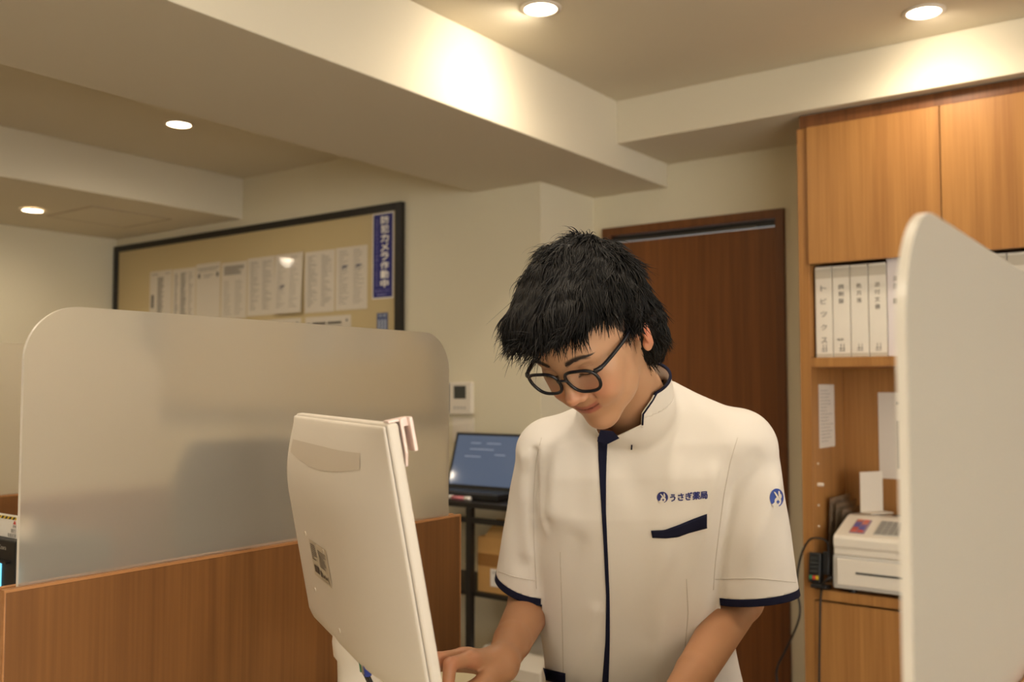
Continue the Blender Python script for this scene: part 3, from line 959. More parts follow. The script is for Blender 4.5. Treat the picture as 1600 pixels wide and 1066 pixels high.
vs = []
for j in range(NSY + 1):
    for i in range(NSX + 1):
        s_, t_ = i / NSX, j / NSY
        vs.append((.003 + s_ * (MW - .006), -.002 - t_ * (MH - .004), bulge(s_, t_)))
nn = len(vs)
fs = [(j * (NSX + 1) + i, j * (NSX + 1) + i + 1, (j + 1) * (NSX + 1) + i + 1, (j + 1) * (NSX + 1) + i) for j in range(NSY) for i in range(NSX)]
rim = [i for i in range(NSX + 1)] + [j * (NSX + 1) + NSX for j in range(1, NSY + 1)] + [NSY * (NSX + 1) + i for i in range(NSX - 1, -1, -1)] \
    + [j * (NSX + 1) for j in range(NSY - 1, 0, -1)]
base = []
for k_, idx in enumerate(rim):
    v = vs[idx]
    vs.append((v[0], v[1], .0002))
m_ = len(rim)
fs += [(rim[k_], rim[(k_ + 1) % m_], nn + (k_ + 1) % m_, nn + k_) for k_ in range(m_)]
hs = tf(MB().add(vs, fs)).build('rear_housing', M['mon'], mon, smooth=True)
bv = hs.modifiers.new('bevel', 'BEVEL'); bv.width = .004; bv.segments = 3; bv.limit_method = 'ANGLE'; bv.angle_limit = math.radians(50)


def on_back(s0, s1, t0, t1, lift, n=10, curve=0.0):
    vs, fs = [], []
    for j in range(n + 1):
        for i in range(n + 1):
            a = s0 + (s1 - s0) * i / n
            b = t0 + (t1 - t0) * j / n
            if curve:
                b += curve * (j / n) * math.sin(math.pi * i / n)
            vs.append((.003 + a * (MW - .006), -.002 - b * (MH - .004), bulge(a, b) + lift))
    fs = [(j * (n + 1) + i, j * (n + 1) + i + 1, (j + 1) * (n + 1) + i + 1, (j + 1) * (n + 1) + i) for j in range(n) for i in range(n)]
    return vs, fs


v_, f_ = on_back(.13, .86, .10, .16, .0006, 16, .035)
tf(MB().add(v_, f_)).build('vent_band', M['mon2'], hs)
v_, f_ = on_back(.29, .505, .545, .715, .0006, 8)
pl = tf(MB().add(v_, f_)).build('rating_plate', mat('rating_plate_grey', (196, 184, 164), .5), hs)
q = MB()


def bp(s, t, lift=.0014):
    return Vector((.003 + s * (MW - .006), -.002 - t * (MH - .004), bulge(s, t) + lift))


def back_quad(mb, s0, s1, t0, t1):
    s0 += .03; s1 += .03; t0 -= .02; t1 -= .02
    mb.add([bp(s0, t0), bp(s1, t0), bp(s1, t1), bp(s0, t1)], [(0, 1, 2, 3)])


rr = random.Random(5)
for k_ in range(8):
    back_quad(q, .275, .275 + rr.uniform(.03, .075), .582 + k_ * .0095, .586 + k_ * .0095)
for k_ in range(10):
    back_quad(q, .365, .365 + rr.uniform(.06, .10), .592 + k_ * .0080, .5955 + k_ * .0080)
back_quad(q, .285, .345, .678, .712)
for a, b, c, d_ in ((.36, .375, .685, .715), (.38, .385, .690, .715), (.392, .405, .70, .712), (.412, .418, .692, .715), (.425, .44, .70, .71), (.45, .455, .69, .72), (.36, .46, .722, .7235)):
    back_quad(q, a, b, c, d_)
tf(q).build('rating_print', mat('grey_print', (74, 66, 58), .6), pl)
for s_, t_ in ((.25, .53), (.47, .56), (.25, .80), (.50, .90)):
    q = MB()
    c_ = bp(s_, t_, .0004)
    q.lathe([(.0035, -.001), (.003, .0006)], (c_.x, c_.y, c_.z), 14)
    tf(q).build('screw_cover', M['mon2'], hs, smooth=False)
# stand
an = MM @ Vector((MW * .46, -MH + .045, .030))
nx, ny = P(563, 1020, 1.285)[:2]
st = MB()
prof = [(.040, DZ + .012), (.033, DZ + .03), (.030, DZ + .11), (.031, DZ + .135), (.036, DZ + .142), (.038, DZ + .160), (.036, DZ + .180), (.028, DZ + .196), (.012, DZ + .204)]
st.lathe([(r, z) for r, z in prof], (nx, ny, 0), 32)
st.build('stand_neck', M['mon'], mon, smooth=True)
MB().lathe([(.10, DZ + .0003), (.102, DZ + .004), (.095, DZ + .010), (.045, DZ + .0125)], (nx, ny, 0), 48).build('stand_base', M['mon'], mon, smooth=True)
for k_, (dx, cl) in enumerate(((.085, M['green']), (.095, M['metal']), (.106, mat('blue_plug', (50, 70, 160), .5)))):
    p0 = MM @ Vector((MW * .46 + dx, -MH + .03, .028))
    p1 = Vector((p0.x + .004, p0.y + .003, p0.z - .035))
    p2 = Vector((p0.x + .02, p0.y + .05, DZ + .014))
    cbp = MB().tube([p0, (p0 + p1) / 2, p1], .0045, 10).build('cable_plug', cl, mon, smooth=True)
    MB().tube(smooth_curve([p1, (p1 + p2) / 2 + Vector((.008, .004, 0)), p2, p2 + Vector((-.06, .06, 0))]), .0024, 8).build('cable', M['cable'], mon, smooth=True)

# pale clip holder hooked on the near top corner
cl = thing('clip_holder', 'small pale pink clip hooked on the near top corner of the monitor', 'clip', MM @ Vector((MW - .02, -.06, -.035)))
q = MB()
q.prism([(MW - .024, .003), (MW - .001, .003), (MW - .001, -.034), (MW - .010, -.050), (MW - .017, -.042), (MW - .024, -.034)], -.0195, -.0162, 'z')
tf(q).build('rear_plate', M['pink'], cl, bevel=.001)
tf(MB().prism([(MW - .024, .003), (MW + .001, .003), (MW + .002, -.034), (MW - .021, -.034)], -.0300, -.0260, 'z')).build('front_plate', M['pink'], cl, bevel=.001)
tf(MB().box((MW - .024, -.006, -.0259), (MW - .006, .003, -.0196))).build('bridge', M['pink'], cl)
tf(MB().box((MW - .022, .0006, -.0161), (MW - .004, .0030, -.004))).build('hook', M['pink'], cl)

# keyboard under the hands
kc = Vector(P(830, 1150, 1.30)); kc.z = DZ + .001
Mk = Matrix.Translation(kc) @ Matrix.Rotation(math.atan2(wv.y, wv.x), 4, 'Z')
kbt = thing('keyboard', 'white keyboard on the desk under the hands, below the photo edge', 'keyboard', kc)
MB().box((-.20, -.065, 0), (.20, .065, .012), Mk).build('case', M['white'], kbt, bevel=.003)
kk = MB()
for q_ in range(5):
    for c_ in range(15):
        kk.box((-.192 + c_ * .0256, -.055 + q_ * .022, .0122), (-.192 + c_ * .0256 + .022, -.055 + q_ * .022 + .018, .017), Mk)
kk.build('keys', M['grey'], kbt)

# ------------------------------------------------------------------ the person
def smin(a, b, k):
    h = np.clip(.5 + .5 * (b - a) / k, 0, 1)
    return b + (a - b) * h - k * h * (1 - h)


def smax(a, b, k):
    return -smin(-a, -b, k)


def seg(p, a, b, ra, rb):
    a = np.asarray(a, float); b = np.asarray(b, float)
    d = b - a
    t = np.clip(((p - a) @ d) / (d @ d), 0, 1)
    return np.linalg.norm(p - a - t[:, None] * d, axis=1) - (ra + (rb - ra) * t)


def ell(p, c, r, R=None):
    q = p - np.asarray(c, float)
    if R is not None:
        q = q @ R
    r = np.asarray(r, float)
    k0 = np.linalg.norm(q / r, axis=1)
    k1 = np.linalg.norm(q / (r * r), axis=1) + 1e-9
    return k0 * (k0 - 1) / k1


def mesh_sdf(fn, lo, hi, h, coarse=8, slack=1.0):
    lo = np.asarray(lo, float); hi = np.asarray(hi, float)
    n = (np.ceil((hi - lo) / h / coarse).astype(int)) * coarse
    nb = n // coarse
    g = np.full(tuple(n), 1.0, np.float32)
    ci = np.stack(np.meshgrid(*[np.arange(k) for k in nb], indexing='ij'), -1).reshape(-1, 3)
    cp = lo + (ci + .5) * coarse * h
    d = fn(cp)
    lim = coarse * h * .87 * 1.25 + slack * h * 2
    loc = np.stack(np.meshgrid(*[np.arange(coarse)] * 3, indexing='ij'), -1).reshape(-1, 3)
    inside = ci[d <= -lim]
    for c in inside:
        g[c[0] * coarse:(c[0] + 1) * coarse, c[1] * coarse:(c[1] + 1) * coarse, c[2] * coarse:(c[2] + 1) * coarse] = -1.0
    act = ci[np.abs(d) < lim]
    for s in range(0, len(act), 400):
        a = act[s:s + 400]
        idx = (a[:, None, :] * coarse + loc[None]).reshape(-1, 3)
        v = fn(lo + idx * h).astype(np.float32)
        g[idx[:, 0], idx[:, 1], idx[:, 2]] = v
    gr = vdb.FloatGrid(1.0)
    gr.copyFromArray(g)
    pts, quads = gr.convertToQuads(isovalue=0.0)
    pts = np.asarray(pts, float) * h + lo
    return pts, np.asarray(quads)


# head frame in camera components: his left, forward, up
_r = np.array([[.757, -.470, -.470], [.110, -.650, .750], [.648, .600, .455]])
_u, _s, _v = np.linalg.svd(_r)
_r = _u @ _v
HB = np.stack([CR * _r[0, k] + CU * _r[1, k] - CF * _r[2, k] for k in range(3)], 1)   # world columns: L, F, U
HO = P(886, 579, 1.345)                                                              # between the eyes


def toH(p):
    return (p - HO) @ HB


def fromH(p):
    return np.asarray(p, float) @ HB.T + HO


NECK = toH(P(1006, 706, 1.620)[None])[0]
NECK1 = toH(P(986, 618, 1.535)[None])[0]


def head_sdf(p):
    x, y, z = p[:, 0], p[:, 1], p[:, 2]
    ax = np.abs(x)
    q = np.stack([ax, y, z], 1)
    d = ell(q, (0, -.088, .032), (.074, .094, .084))
    d = smin(d, ell(q, (0, -.050, .040), (.062, .060, .058)), .02)
    d = smin(d, ell(q, (0, -.052, -.020), (.063, .062, .082)), .02)
    d = smin(d, ell(q, (0, -.052, -.070), (.053, .056, .046)), .02)
    d = smin(d, ell(q, (0, -.013, -.104), (.024, .020, .017)), .022)
    d = smin(d, ell(q, (.043, -.025, -.022), (.020, .020, .019)), .02)
    d = smin(d, ell(q, (.036, -.014, -.046), (.020, .018, .020)), .016)
    d = smin(d, seg(q, (.004, -.004, .016), (.042, -.012, .018), .0095, .009), .012)
    # sockets and eyes
    d = smax(d, -ell(q, (.031, .012, -.003), (.017, .015, .010)), .012)
    d = smin(d, ell(q, (.0315, -.0115, -.003), (.0155, .0145, .0125)), .003)
    d = smin(d, seg(q, (.018, -.001, -.0085), (.043, -.006, -.007), .0016, .0016), .002)
    # nose
    d = smin(d, seg(q, (0, .000, .004), (0, .020, -.034), .0062, .0085), .011)
    d = smin(d, ell(q, (0, .0215, -.0375), (.0095, .0095, .0085)), .006)
    d = smin(d, ell(q, (.0115, .0125, -.041), (.0072, .0085, .0065)), .005)
    d = smax(d, -ell(q, (.0060, .0155, -.0475), (.0034, .0050, .0038)), .002)
    # mouth
    d = smin(d, ell(q, (0, -.011, -.066), (.030, .019, .020)), .012)
    xm = x - .004                          # a slightly one-sided smile
    am = np.abs(xm)
    sm = .0050 * (am / .024) ** 2 + .13 * xm
    ql = np.stack([am, y, z - sm], 1)
    d = smin(d, seg(ql, (0, .0055, -.0635), (.022, -.004, -.0655), .0038, .0018), .004)
    d = smin(d, seg(ql, (0, .0045, -.0725), (.019, -.0035, -.0695), .0050, .0018), .004)
    d = smax(d, -seg(ql, (0, .0100, -.0678), (.025, .0005, -.0672), .0012, .0014), .0018)
    d = smax(d, -seg(q, (.022, .004, -.043), (.031, -.001, -.060), .0020, .0012), .006)
    d = smin(d, ell(q, (.029, -.003, -.060), (.007, .007, .007)), .008)
    # ears
    ca, sa = math.cos(math.radians(24)), math.sin(math.radians(24))
    Re = np.array([[ca, sa, 0], [-sa, ca, 0], [0, 0, 1]])
    e = ell(q, (.078, -.100, -.014), (.0055, .0165, .031), Re)
    e = smin(e, ell(q, (.075, -.093, -.040), (.005, .009, .010)), .006)
    e = smax(e, -ell(q, (.0845, -.0965, -.012), (.0050, .0105, .0205), Re), .004)
    e = smin(e, ell(q, (.0745, -.082, -.016), (.004, .004, .007)), .003)
    d = smin(d, e, .006)
    # neck
    d = smin(d, seg(p, (0, -.108, -.045), NECK1, .048, .049), .02)
    d = smin(d, seg(p, NECK1, NECK, .049, .048), .02)
    return d


hp, hq = mesh_sdf(head_sdf, (-.12, -.27, -.27), (.20, .06, .14), .0016)
# skin colour by place on the head
x, y, z = hp[:, 0], hp[:, 1], hp[:, 2]
ax = np.abs(x)
skin = np.array(lin((192, 148, 116)))
colr = np.repeat(skin[None], len(hp), 0)


def blend(msk, c):
    global colr
    m = np.clip(msk, 0, 1)[:, None]
    colr = colr * (1 - m) + np.array(lin(c))[None] * m


def g3(cx, cy, cz, rx, ry, rz):
    return np.exp(-(((ax - cx) / rx) ** 2 + ((y - cy) / ry) ** 2 + ((z - cz) / rz) ** 2))


blend(.35 * g3(.038, .0, -.036, .022, .03, .02), (222, 128, 104))
blend(.40 * g3(0, .024, -.038, .012, .012, .012), (220, 126, 104))
blend(.75 * g3(.080, -.098, -.014, .010, .020, .030), (212, 112, 88))
blend(.25 * g3(0, -.0, -.100, .02, .03, .02), (212, 150, 120))
xm = x - .004
am = np.abs(xm)
zl = z - .0050 * (am / .024) ** 2 - .001 - .13 * xm
lip = np.clip(1.3 - np.maximum(np.abs(zl + .0695) / .0078, am / .0235) ** 4, 0, 1) * (y > -.004)
blend(.80 * lip, (170, 92, 82))
blend(.95 * np.exp(-((zl + .0686) / .0013) ** 2) * (am < .024) * (y > -.006), (96, 36, 32))
browz = .0195 + .004 * np.sin(np.clip((ax - .014) / .034, 0, 1) * math.pi) - .10 * np.clip(ax - .040, 0, 1)
bm_ = np.exp(-((z - browz) / .0036) ** 4) * np.clip((ax - .012) / .005, 0, 1) * np.clip((.050 - ax) / .007, 0, 1) * (y > -.035)
blend(.95 * bm_, (52, 38, 32))
lash = np.exp(-((z + .0088 + .0012 * ((ax - .031) / .012) ** 2) / .0017) ** 2) * (ax > .017) * (ax < .046) * (y > -.02)
blend(.95 * lash, (28, 20, 18))
crease = np.exp(-((z - .0050 + .002 * ((ax - .031) / .012) ** 2) / .0009) ** 2) * (ax > .018) * (ax < .045) * (y > -.02)
blend(.4 * crease, (150, 100, 80))
blend(.8 * np.exp(-(((ax - .0060) / .003) ** 2 + ((z + .0470) / .003) ** 2)) * (y > .008), (90, 40, 34))
hair_zone = (ell(hp, (0, -.098, .040), (.083, .088, .085)) < 0) & (y < -.05) & (z > -.02)
blend(.9 * hair_zone, (40, 30, 28))
head_w = fromH(hp)
head_c = colr

# torso frame helpers ---------------------------------------------------------
WR = P(782, 1038, 1.440)    # his right wrist
EL = P(830, 945, 1.690)     # his right elbow, inside the sleeve
SH = P(862, 715, 1.610)
EL2 = P(1156, 936, 1.675)   # his left elbow
WR2 = P(1040, 1125, 1.400)
SH2 = P(1150, 712, 1.610)
FING = [  # knuckle, middle joints, tip : px, py, depth
    [(732, 1030, 1.372), (703, 1038, 1.338), (700, 1074, 1.330), (701, 1138, 1.335)],
    [(722, 1025, 1.402), (684, 1030, 1.372), (672, 1066, 1.362), (670, 1130, 1.365)],
    [(712, 1028, 1.430), (672, 1036, 1.408), (656, 1068, 1.400), (652, 1122, 1.402)],
    [(706, 1036, 1.456), (672, 1046, 1.444), (658, 1072, 1.440), (654, 1112, 1.442)],
]
THUMB = [(790, 1050, 1.418), (760, 1062, 1.378), (734, 1078, 1.350), (714, 1100, 1.338)]
FING2 = [
    [(985, 1140, 1.335), (955, 1150, 1.305), (945, 1178, 1.300), (943, 1212, 1.300)],
    [(1000, 1150, 1.318), (968, 1162, 1.286), (958, 1188, 1.280), (956, 1218, 1.280)],
    [(1016, 1162, 1.305), (988, 1176, 1.272), (978, 1200, 1.268), (976, 1222, 1.268)],
    [(1032, 1172, 1.298), (1008, 1188, 1.270), (1000, 1208, 1.266), (998, 1226, 1.266)],
]
THUMB2 = [(1010, 1135, 1.38), (980, 1150, 1.365), (952, 1170, 1.345), (936, 1186, 1.33)]


def hand_sdf(p, wr, fing, thumb, d):
    F_ = [[P(*k) for k in f] for f in fing]
    T_ = [P(*k) for k in thumb]
    rad = [(.0108, .0098, .0086, .0072), (.0110, .0100, .0087, .0073), (.0104, .0094, .0082, .0070), (.0092, .0084, .0074, .0064)]
    palm = None
    for i, f in enumerate(F_):
        s = seg(p, wr, f[0], .0185, .0125)
        palm = s if palm is None else smin(palm, s, .012)
    for i in range(3):
        palm = smin(palm, seg(p, F_[i][0] * .85 + wr * .15, F_[i + 1][0] * .85 + wr * .15, .0125, .0118), .006)
    palm = smin(palm, seg(p, wr, T_[1], .018, .0130), .012)
    d = smin(d, palm, .02)
    for i, f in enumerate(F_):
        r = rad[i]
        s = seg(p, f[0], f[1], r[0], r[1])
        s = smin(s, seg(p, f[1], f[2], r[1], r[2]), .003)
        s = smin(s, seg(p, f[2], f[3], r[2], r[3]), .003)
        d = smin(d, s, .0045)
    s = seg(p, T_[0], T_[1], .0150, .0125)
    s = smin(s, seg(p, T_[1], T_[2], .0125, .0105), .004)
    s = smin(s, seg(p, T_[2], T_[3], .0105, .0085), .004)
    return smin(d, s, .006)


TORSO = [  # py, centre px, depth, half width, half depth
    (600, 1010, 1.600, .050, .045), (650, 1010, 1.600, .120, .062), (690, 1006, 1.605, .160, .085), (740, 994, 1.612, .168, .100),
    (800, 986, 1.625, .166, .108), (880, 986, 1.645, .162, .104), (960, 990, 1.668, .163, .102), (1066, 1006, 1.700, .172, .108),
    (1200, 1010, 1.735, .180, .112), (1330, 1012, 1.750, .178, .108)]
TC = np.array([P(px, py, d) for py, px, d, a, b in TORSO])
TA = np.array([t[3] for t in TORSO]); TB = np.array([t[4] for t in TORSO])
TR = np.array(cdir(1, 0, .06).normalized())       # across the chest
TZ = np.array([0, 0, 1.0])
TF = np.cross(TR, TZ)                              # towards the camera is -TF or +TF
TF = TF / np.linalg.norm(TF)


def torso(p, off=0.0, sa=0.0):
    z = p[:, 2]
    zt = TC[::-1, 2]
    cx = np.stack([np.interp(z, zt, TC[::-1, k]) for k in range(3)], 1)
    a = np.interp(z, zt, TA[::-1]) + off + sa
    b = np.interp(z, zt, TB[::-1]) + off
    q = p - cx
    u = q @ TR; v = q @ TF
    e = 2.35
    k = (np.abs(u / a) ** e + np.abs(v / b) ** e) ** (1 / e)
    d = (k - 1) * np.minimum(a, b)
    top = (z - (TC[0, 2] + off)); bot = (TC[-1, 2] - z)
    return smax(smax(d, top, .02), bot, .01)


RING_T = [(1001, 632, 1.440), (1019, 612, 1.462), (1037, 584, 1.525), (1031, 560, 1.585), (1000, 545, 1.625), (950, 550, 1.620), (912, 578, 1.570), (905, 612, 1.510), (925, 644, 1.455)]
_rt = np.array([P(*q_) for q_ in RING_T])
RC = _rt.mean(0)
RN = np.linalg.svd(_rt - RC)[2][2]
RN = RN if RN[2] > 0 else -RN


def body_sdf(p):
    d = torso(p, -.030)
    d = smin(d, seg(p, P(1010, 720, 1.60), SH, .034, .030), .03)
    d = smin(d, seg(p, P(1010, 720, 1.60), SH2, .034, .034), .03)
    d = smax(d, (p - RC) @ RN + .085, .02)
    d = smin(d, seg(p, P(1006, 706, 1.620), P(986, 618, 1.535), .046, .047), .02)
    for s_, e_, w_, f_, t_ in ((SH, EL, WR, FING, THUMB), (SH2, EL2, WR2, FING2, THUMB2)):
        arm = smin(seg(p, s_, e_, .034, .040), seg(p, e_, e_ * .35 + w_ * .65, .040, .031), .012)
        arm = smin(arm, seg(p, e_ * .35 + w_ * .65, w_, .031, .0240), .004)
        arm = hand_sdf(p, w_, f_, t_, arm)
        d = smin(d, arm, .008)
    return d


allp = np.array([P(640, 1090, 1.30), P(1240, 620, 1.80), P(1000, 1330, 1.75), P(1000, 1230, 1.22), P(640, 1066, 1.48), P(1240, 940, 1.5), P(840, 640, 1.75), P(1000, 600, 1.6)])
lo = allp.min(0) - .06
hi = allp.max(0) + .06
hi[2] = min(hi[2], P(1000, 575, 1.5)[2] + .02)
bp_, bq = mesh_sdf(body_sdf, lo, hi, .0030)
# keep head neck and body as one mesh
nb2 = len(head_w)
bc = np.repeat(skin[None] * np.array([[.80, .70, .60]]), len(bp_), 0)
for f_ in FING + FING2:
    for k_ in (0, 1, 2):
        dd = np.linalg.norm(bp_ - P(*f_[k_]), axis=1)
        m_ = (.45 * np.exp(-(dd / .012) ** 2))[:, None]
        bc = bc * (1 - m_) + np.array(lin((222, 130, 108)))[None] * m_
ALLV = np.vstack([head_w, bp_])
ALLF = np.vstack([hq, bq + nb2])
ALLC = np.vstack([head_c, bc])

M['skin'] = mat('skin', (192, 148, 116), 0.48, sss=0.12)
nt = M['skin'].node_tree
at = nt.nodes.new('ShaderNodeAttribute'); at.attribute_name = 'skin_colour'
nt.links.new(at.outputs['Color'], nt.nodes['Principled BSDF'].inputs['Base Color'])
n_ = nt.nodes.new('ShaderNodeTexNoise'); n_.inputs['Scale'].default_value = 700
tcn = nt.nodes.new('ShaderNodeTexCoord'); nt.links.new(tcn.outputs['Object'], n_.inputs['Vector'])
b_ = nt.nodes.new('ShaderNodeBump'); b_.inputs['Strength'].default_value = .12; b_.inputs['Distance'].default_value = .0006
nt.links.new(n_.outputs['Fac'], b_.inputs['Height']); nt.links.new(b_.outputs[0], nt.nodes['Principled BSDF'].inputs['Normal'])

hip = P(1008, 1150, 1.735)
person = thing('person', 'person with short black hair, glasses and white short-sleeved tunic looking down at a monitor', 'person', (hip[0], hip[1], 0))


def link_mesh(name, V, Fc, m, parent, smooth=True, relax=0, cols=None):
    off = np.array(world_loc(parent)) if parent is not None else np.zeros(3)
    me = bpy.data.meshes.new(name)
    V = np.asarray(V, float) - off
    me.vertices.add(len(V)); me.vertices.foreach_set('co', V.astype(np.float32).ravel())
    if isinstance(Fc, np.ndarray):
        k = Fc.shape[1]
        me.loops.add(Fc.size); me.loops.foreach_set('vertex_index', Fc.astype(np.int32).ravel())
        me.polygons.add(len(Fc)); me.polygons.foreach_set('loop_start', np.arange(0, Fc.size, k, dtype=np.int32))
        me.update(calc_edges=True)
    else:
        me = bpy.data.meshes.new(name)
        me.from_pydata([tuple(v) for v in V], [], [list(f) for f in Fc])
    me.validate()
    me.materials.append(m)
    if smooth:
        me.polygons.foreach_set('use_smooth', [True] * len(me.polygons))
    if cols is not None:
        ca_ = me.color_attributes.new('skin_colour', 'FLOAT_COLOR', 'POINT')
        ca_.data.foreach_set('color', np.hstack([cols, np.ones((len(cols), 1))]).astype(np.float32).ravel())
    o = bpy.data.objects.new(name, me)
    COL.objects.link(o)
    o.parent = parent
    if relax:
        sm_ = o.modifiers.new('smooth', 'SMOOTH'); sm_.factor = .5; sm_.iterations = relax
    return o


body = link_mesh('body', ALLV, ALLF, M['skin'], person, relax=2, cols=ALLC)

# ------------------------------------------------------------------ tunic
CUT1 = (P(806, 916, 1.66), (P(806, 916, 1.66) - SH))
CUT2 = (P(1180, 940, 1.590), (P(1180, 940, 1.590) - SH2))
c1a = P(849, 708, 1.612); c1b = P(822, 960, 1.680)
c2a = P(1162, 702, 1.612); c2b = P(1185, 985, 1.622)
R1 = (.046, .064)
R2 = (.0565, .0775)


# folds: px, py, depth start and end, height, width
FOLDS = [
    ((905, 690, 1.51), (900, 800, 1.51), -.004, .014), ((868, 700, 1.53), (860, 800, 1.54), .004, .016),
    ((1085, 700, 1.50), (1050, 760, 1.50), .004, .020), ((1120, 740, 1.52), (1100, 900, 1.53), .005, .018),
    ((1090, 840, 1.52), (1010, 1000, 1.55), -.006, .018), ((1125, 930, 1.55), (1075, 1066, 1.58), .005, .018),
    ((875, 860, 1.53), (878, 1066, 1.58), -.005, .005), ((1040, 870, 1.53), (1020, 1066, 1.58), .0035, .022),
    ((900, 850, 1.53), (860, 960, 1.55), -.004, .018), ((930, 960, 1.55), (895, 1066, 1.58), .004, .016),
    ((1185, 720, 1.54), (1150, 840, 1.53), -.007, .016), ((1215, 760, 1.56), (1160, 900, 1.53), .005, .020),
    ((1150, 760, 1.53), (1135, 900, 1.53), .004, .014), ((812, 720, 1.57), (825, 860, 1.60), .004, .016),
    ((795, 800, 1.58), (815, 880, 1.60), -.004, .018), ((985, 720, 1.50), (1010, 820, 1.50), -.003, .020),
    ((1075, 905, 1.53), (1095, 960, 1.54), .003, .014),
    ((1138, 705, 1.53), (1126, 800, 1.53), -.013, .006), ((1126, 800, 1.53), (1114, 925, 1.54), -.013, .006),
    ((838, 705, 1.56), (833, 800, 1.58), -.012, .006), ((833, 800, 1.58), (838, 930, 1.60), -.012, .006),
    ((1145, 710, 1.53), (1134, 800, 1.53), .003, .008), ((848, 705, 1.56), (846, 930, 1.56), .003, .008),
]
FOLDS = [(P(*a), P(*b), h_ * (1.5 if w_ > .0066 else 1), w_) for a, b, h_, w_ in FOLDS]


def shirt_sdf(p):
    d = torso(p, .004)
    d = smin(d, seg(p, P(1005, 660, 1.585), P(866, 698, 1.605), .050, .047), .03)
    d = smin(d, seg(p, P(1012, 655, 1.585), P(1142, 692, 1.605), .054, .058), .03)
    s1 = seg(p, c1a, c1b, *R1)
    s2 = seg(p, c2a, c2b, *R2)
    n1 = CUT1[1] / np.linalg.norm(CUT1[1]); n2 = CUT2[1] / np.linalg.norm(CUT2[1])
    s1 = smax(s1, (p - CUT1[0]) @ n1 - .010, .003)
    s2 = smax(s2, (p - CUT2[0]) @ n2 - .010, .003)
    kk2 = .007 + .024 * np.clip((p[:, 2] - 1.155) / .04, 0, 1)
    d = smin(d, s1, kk2)
    d = smin(d, s2, kk2)
    d = smin(d, seg(p, RC - RN * .055 - CF * .006, RC + RN * .03 - CF * .004, .078, .070), .012)
    for a, b, h_, w_ in FOLDS:
        dd = seg(p, a, b, 0, 0)
        d = d - h_ * np.exp(-(dd / w_) ** 2)
    n = np.sin(p[:, 0] * 31 + 3 * np.sin(p[:, 2] * 17)) * np.sin(p[:, 2] * 23 + 2 * np.sin(p[:, 1] * 19))
    return d - .0010 * n


slo = np.array([TC[:, 0].min(), TC[:, 1].min(), TC[:, 2].min()]) - .32
shi = np.array([TC[:, 0].max(), TC[:, 1].max(), TC[:, 2].max()]) + .32
slo[2] = P(1010, 1290, 1.75)[2]; shi[2] = TC[:, 2].max() + .06
sp_, sq_ = mesh_sdf(shirt_sdf, slo, shi, .0035)

sm = bmesh.new()
vv = [sm.verts.new(v) for v in sp_]
for f in sq_:
    try:
        sm.faces.new([vv[i] for i in f])
    except ValueError:
        pass
bmesh.ops.recalc_face_normals(sm, faces=sm.faces)
for _ in range(1):
    bmesh.ops.smooth_vert(sm, verts=sm.verts, factor=.5, use_axis_x=True, use_axis_y=True, use_axis_z=True)


def cut(bm, co, no, test):
    """bisect the faces chosen by test(centre); returns nothing"""
    fs = [f for f in bm.faces if test(f.calc_center_median())]
    es = list({e for f in fs for e in f.edges}); vs_ = list({v for f in fs for v in f.verts})
    bmesh.ops.bisect_plane(bm, geom=fs + es + vs_, plane_co=co, plane_no=no, dist=1e-5)


def near_axis(a, b, r):
    a = Vector(a); b = Vector(b)
    L = (b - a).length
    ax_ = (b - a).normalized()
    def f(c):
        t = (c - a).dot(ax_)
        return (c - a - ax_ * t).length < r and t > L * .55
    return f


BAND = .0125
groups = []
for (co, no, a, b, rr_) in ((CUT1[0], CUT1[1], c1a, c1b, .085), (CUT2[0], CUT2[1], c2a, c2b, .100)):
    no = Vector(no).normalized(); co = Vector(co)
    t_ = near_axis(a, b, rr_)
    if rr_ < .095:   # keep the torso side out of the sleeve cut
        t0_ = t_
        t_ = (lambda c, t0_=t0_: t0_(c) and seg(np.array([c]), c1a, c1b, *R1)[0] < .006 and torso(np.array([c]), .004)[0] > .003)
    else:
        t0_ = t_
        t_ = (lambda c, t0_=t0_: t0_(c) and seg(np.array([c]), c2a, c2b, *R2)[0] < .006 and torso(np.array([c]), .004)[0] > .003)
    cut(sm, co, no, t_)
    cut(sm, co - no * BAND, no, t_)
    dele = [f for f in sm.faces if t_(f.calc_center_median()) and (f.calc_center_median() - co).dot(no) > 0]
    bmesh.ops.delete(sm, geom=dele, context='FACES')
    groups.append((co, no, t_))
# neck opening: the top of the collar, then the notch at the front
def pxd(c):
    r = np.array(c) - CAM
    d = r @ CF
    return 800 + FP * (r @ CR) / d, 533 - FP * (r @ CU) / d, d


rc, rn = Vector(RC), Vector(RN)
tn = lambda c: (c - rc).length < .14
cut(sm, rc, rn, tn)
bmesh.ops.delete(sm, geom=[f for f in sm.faces if tn(f.calc_center_median()) and (f.calc_center_median() - rc).dot(rn) > 0], context='FACES')
NOTCH = [((1034, 596), (1018, 625)), ((1018, 625), (1003, 646)), ((1003, 646), (1002, 664)), ((1002, 664), (949, 689)), ((949, 689), (934, 678))]
EDGE = [(1040, 560), (1034, 596), (1018, 625), (1003, 646), (1002, 664), (949, 689), (934, 678), (925, 660)]
ck = Vector(CAM)
pln = []
for a_, b_2 in NOTCH:
    u_ = Vector(P(a_[0], a_[1], 1.0)) - ck; v_2 = Vector(P(b_2[0], b_2[1], 1.0)) - ck
    pln.append(u_.cross(v_2).normalized())
front_zone = lambda c: (c - rc).length < .13 and pxd(c)[2] < 1.53 and 925 < pxd(c)[0] < 1042 and pxd(c)[1] < 705
for n_2 in pln:
    cut(sm, ck, n_2, front_zone)


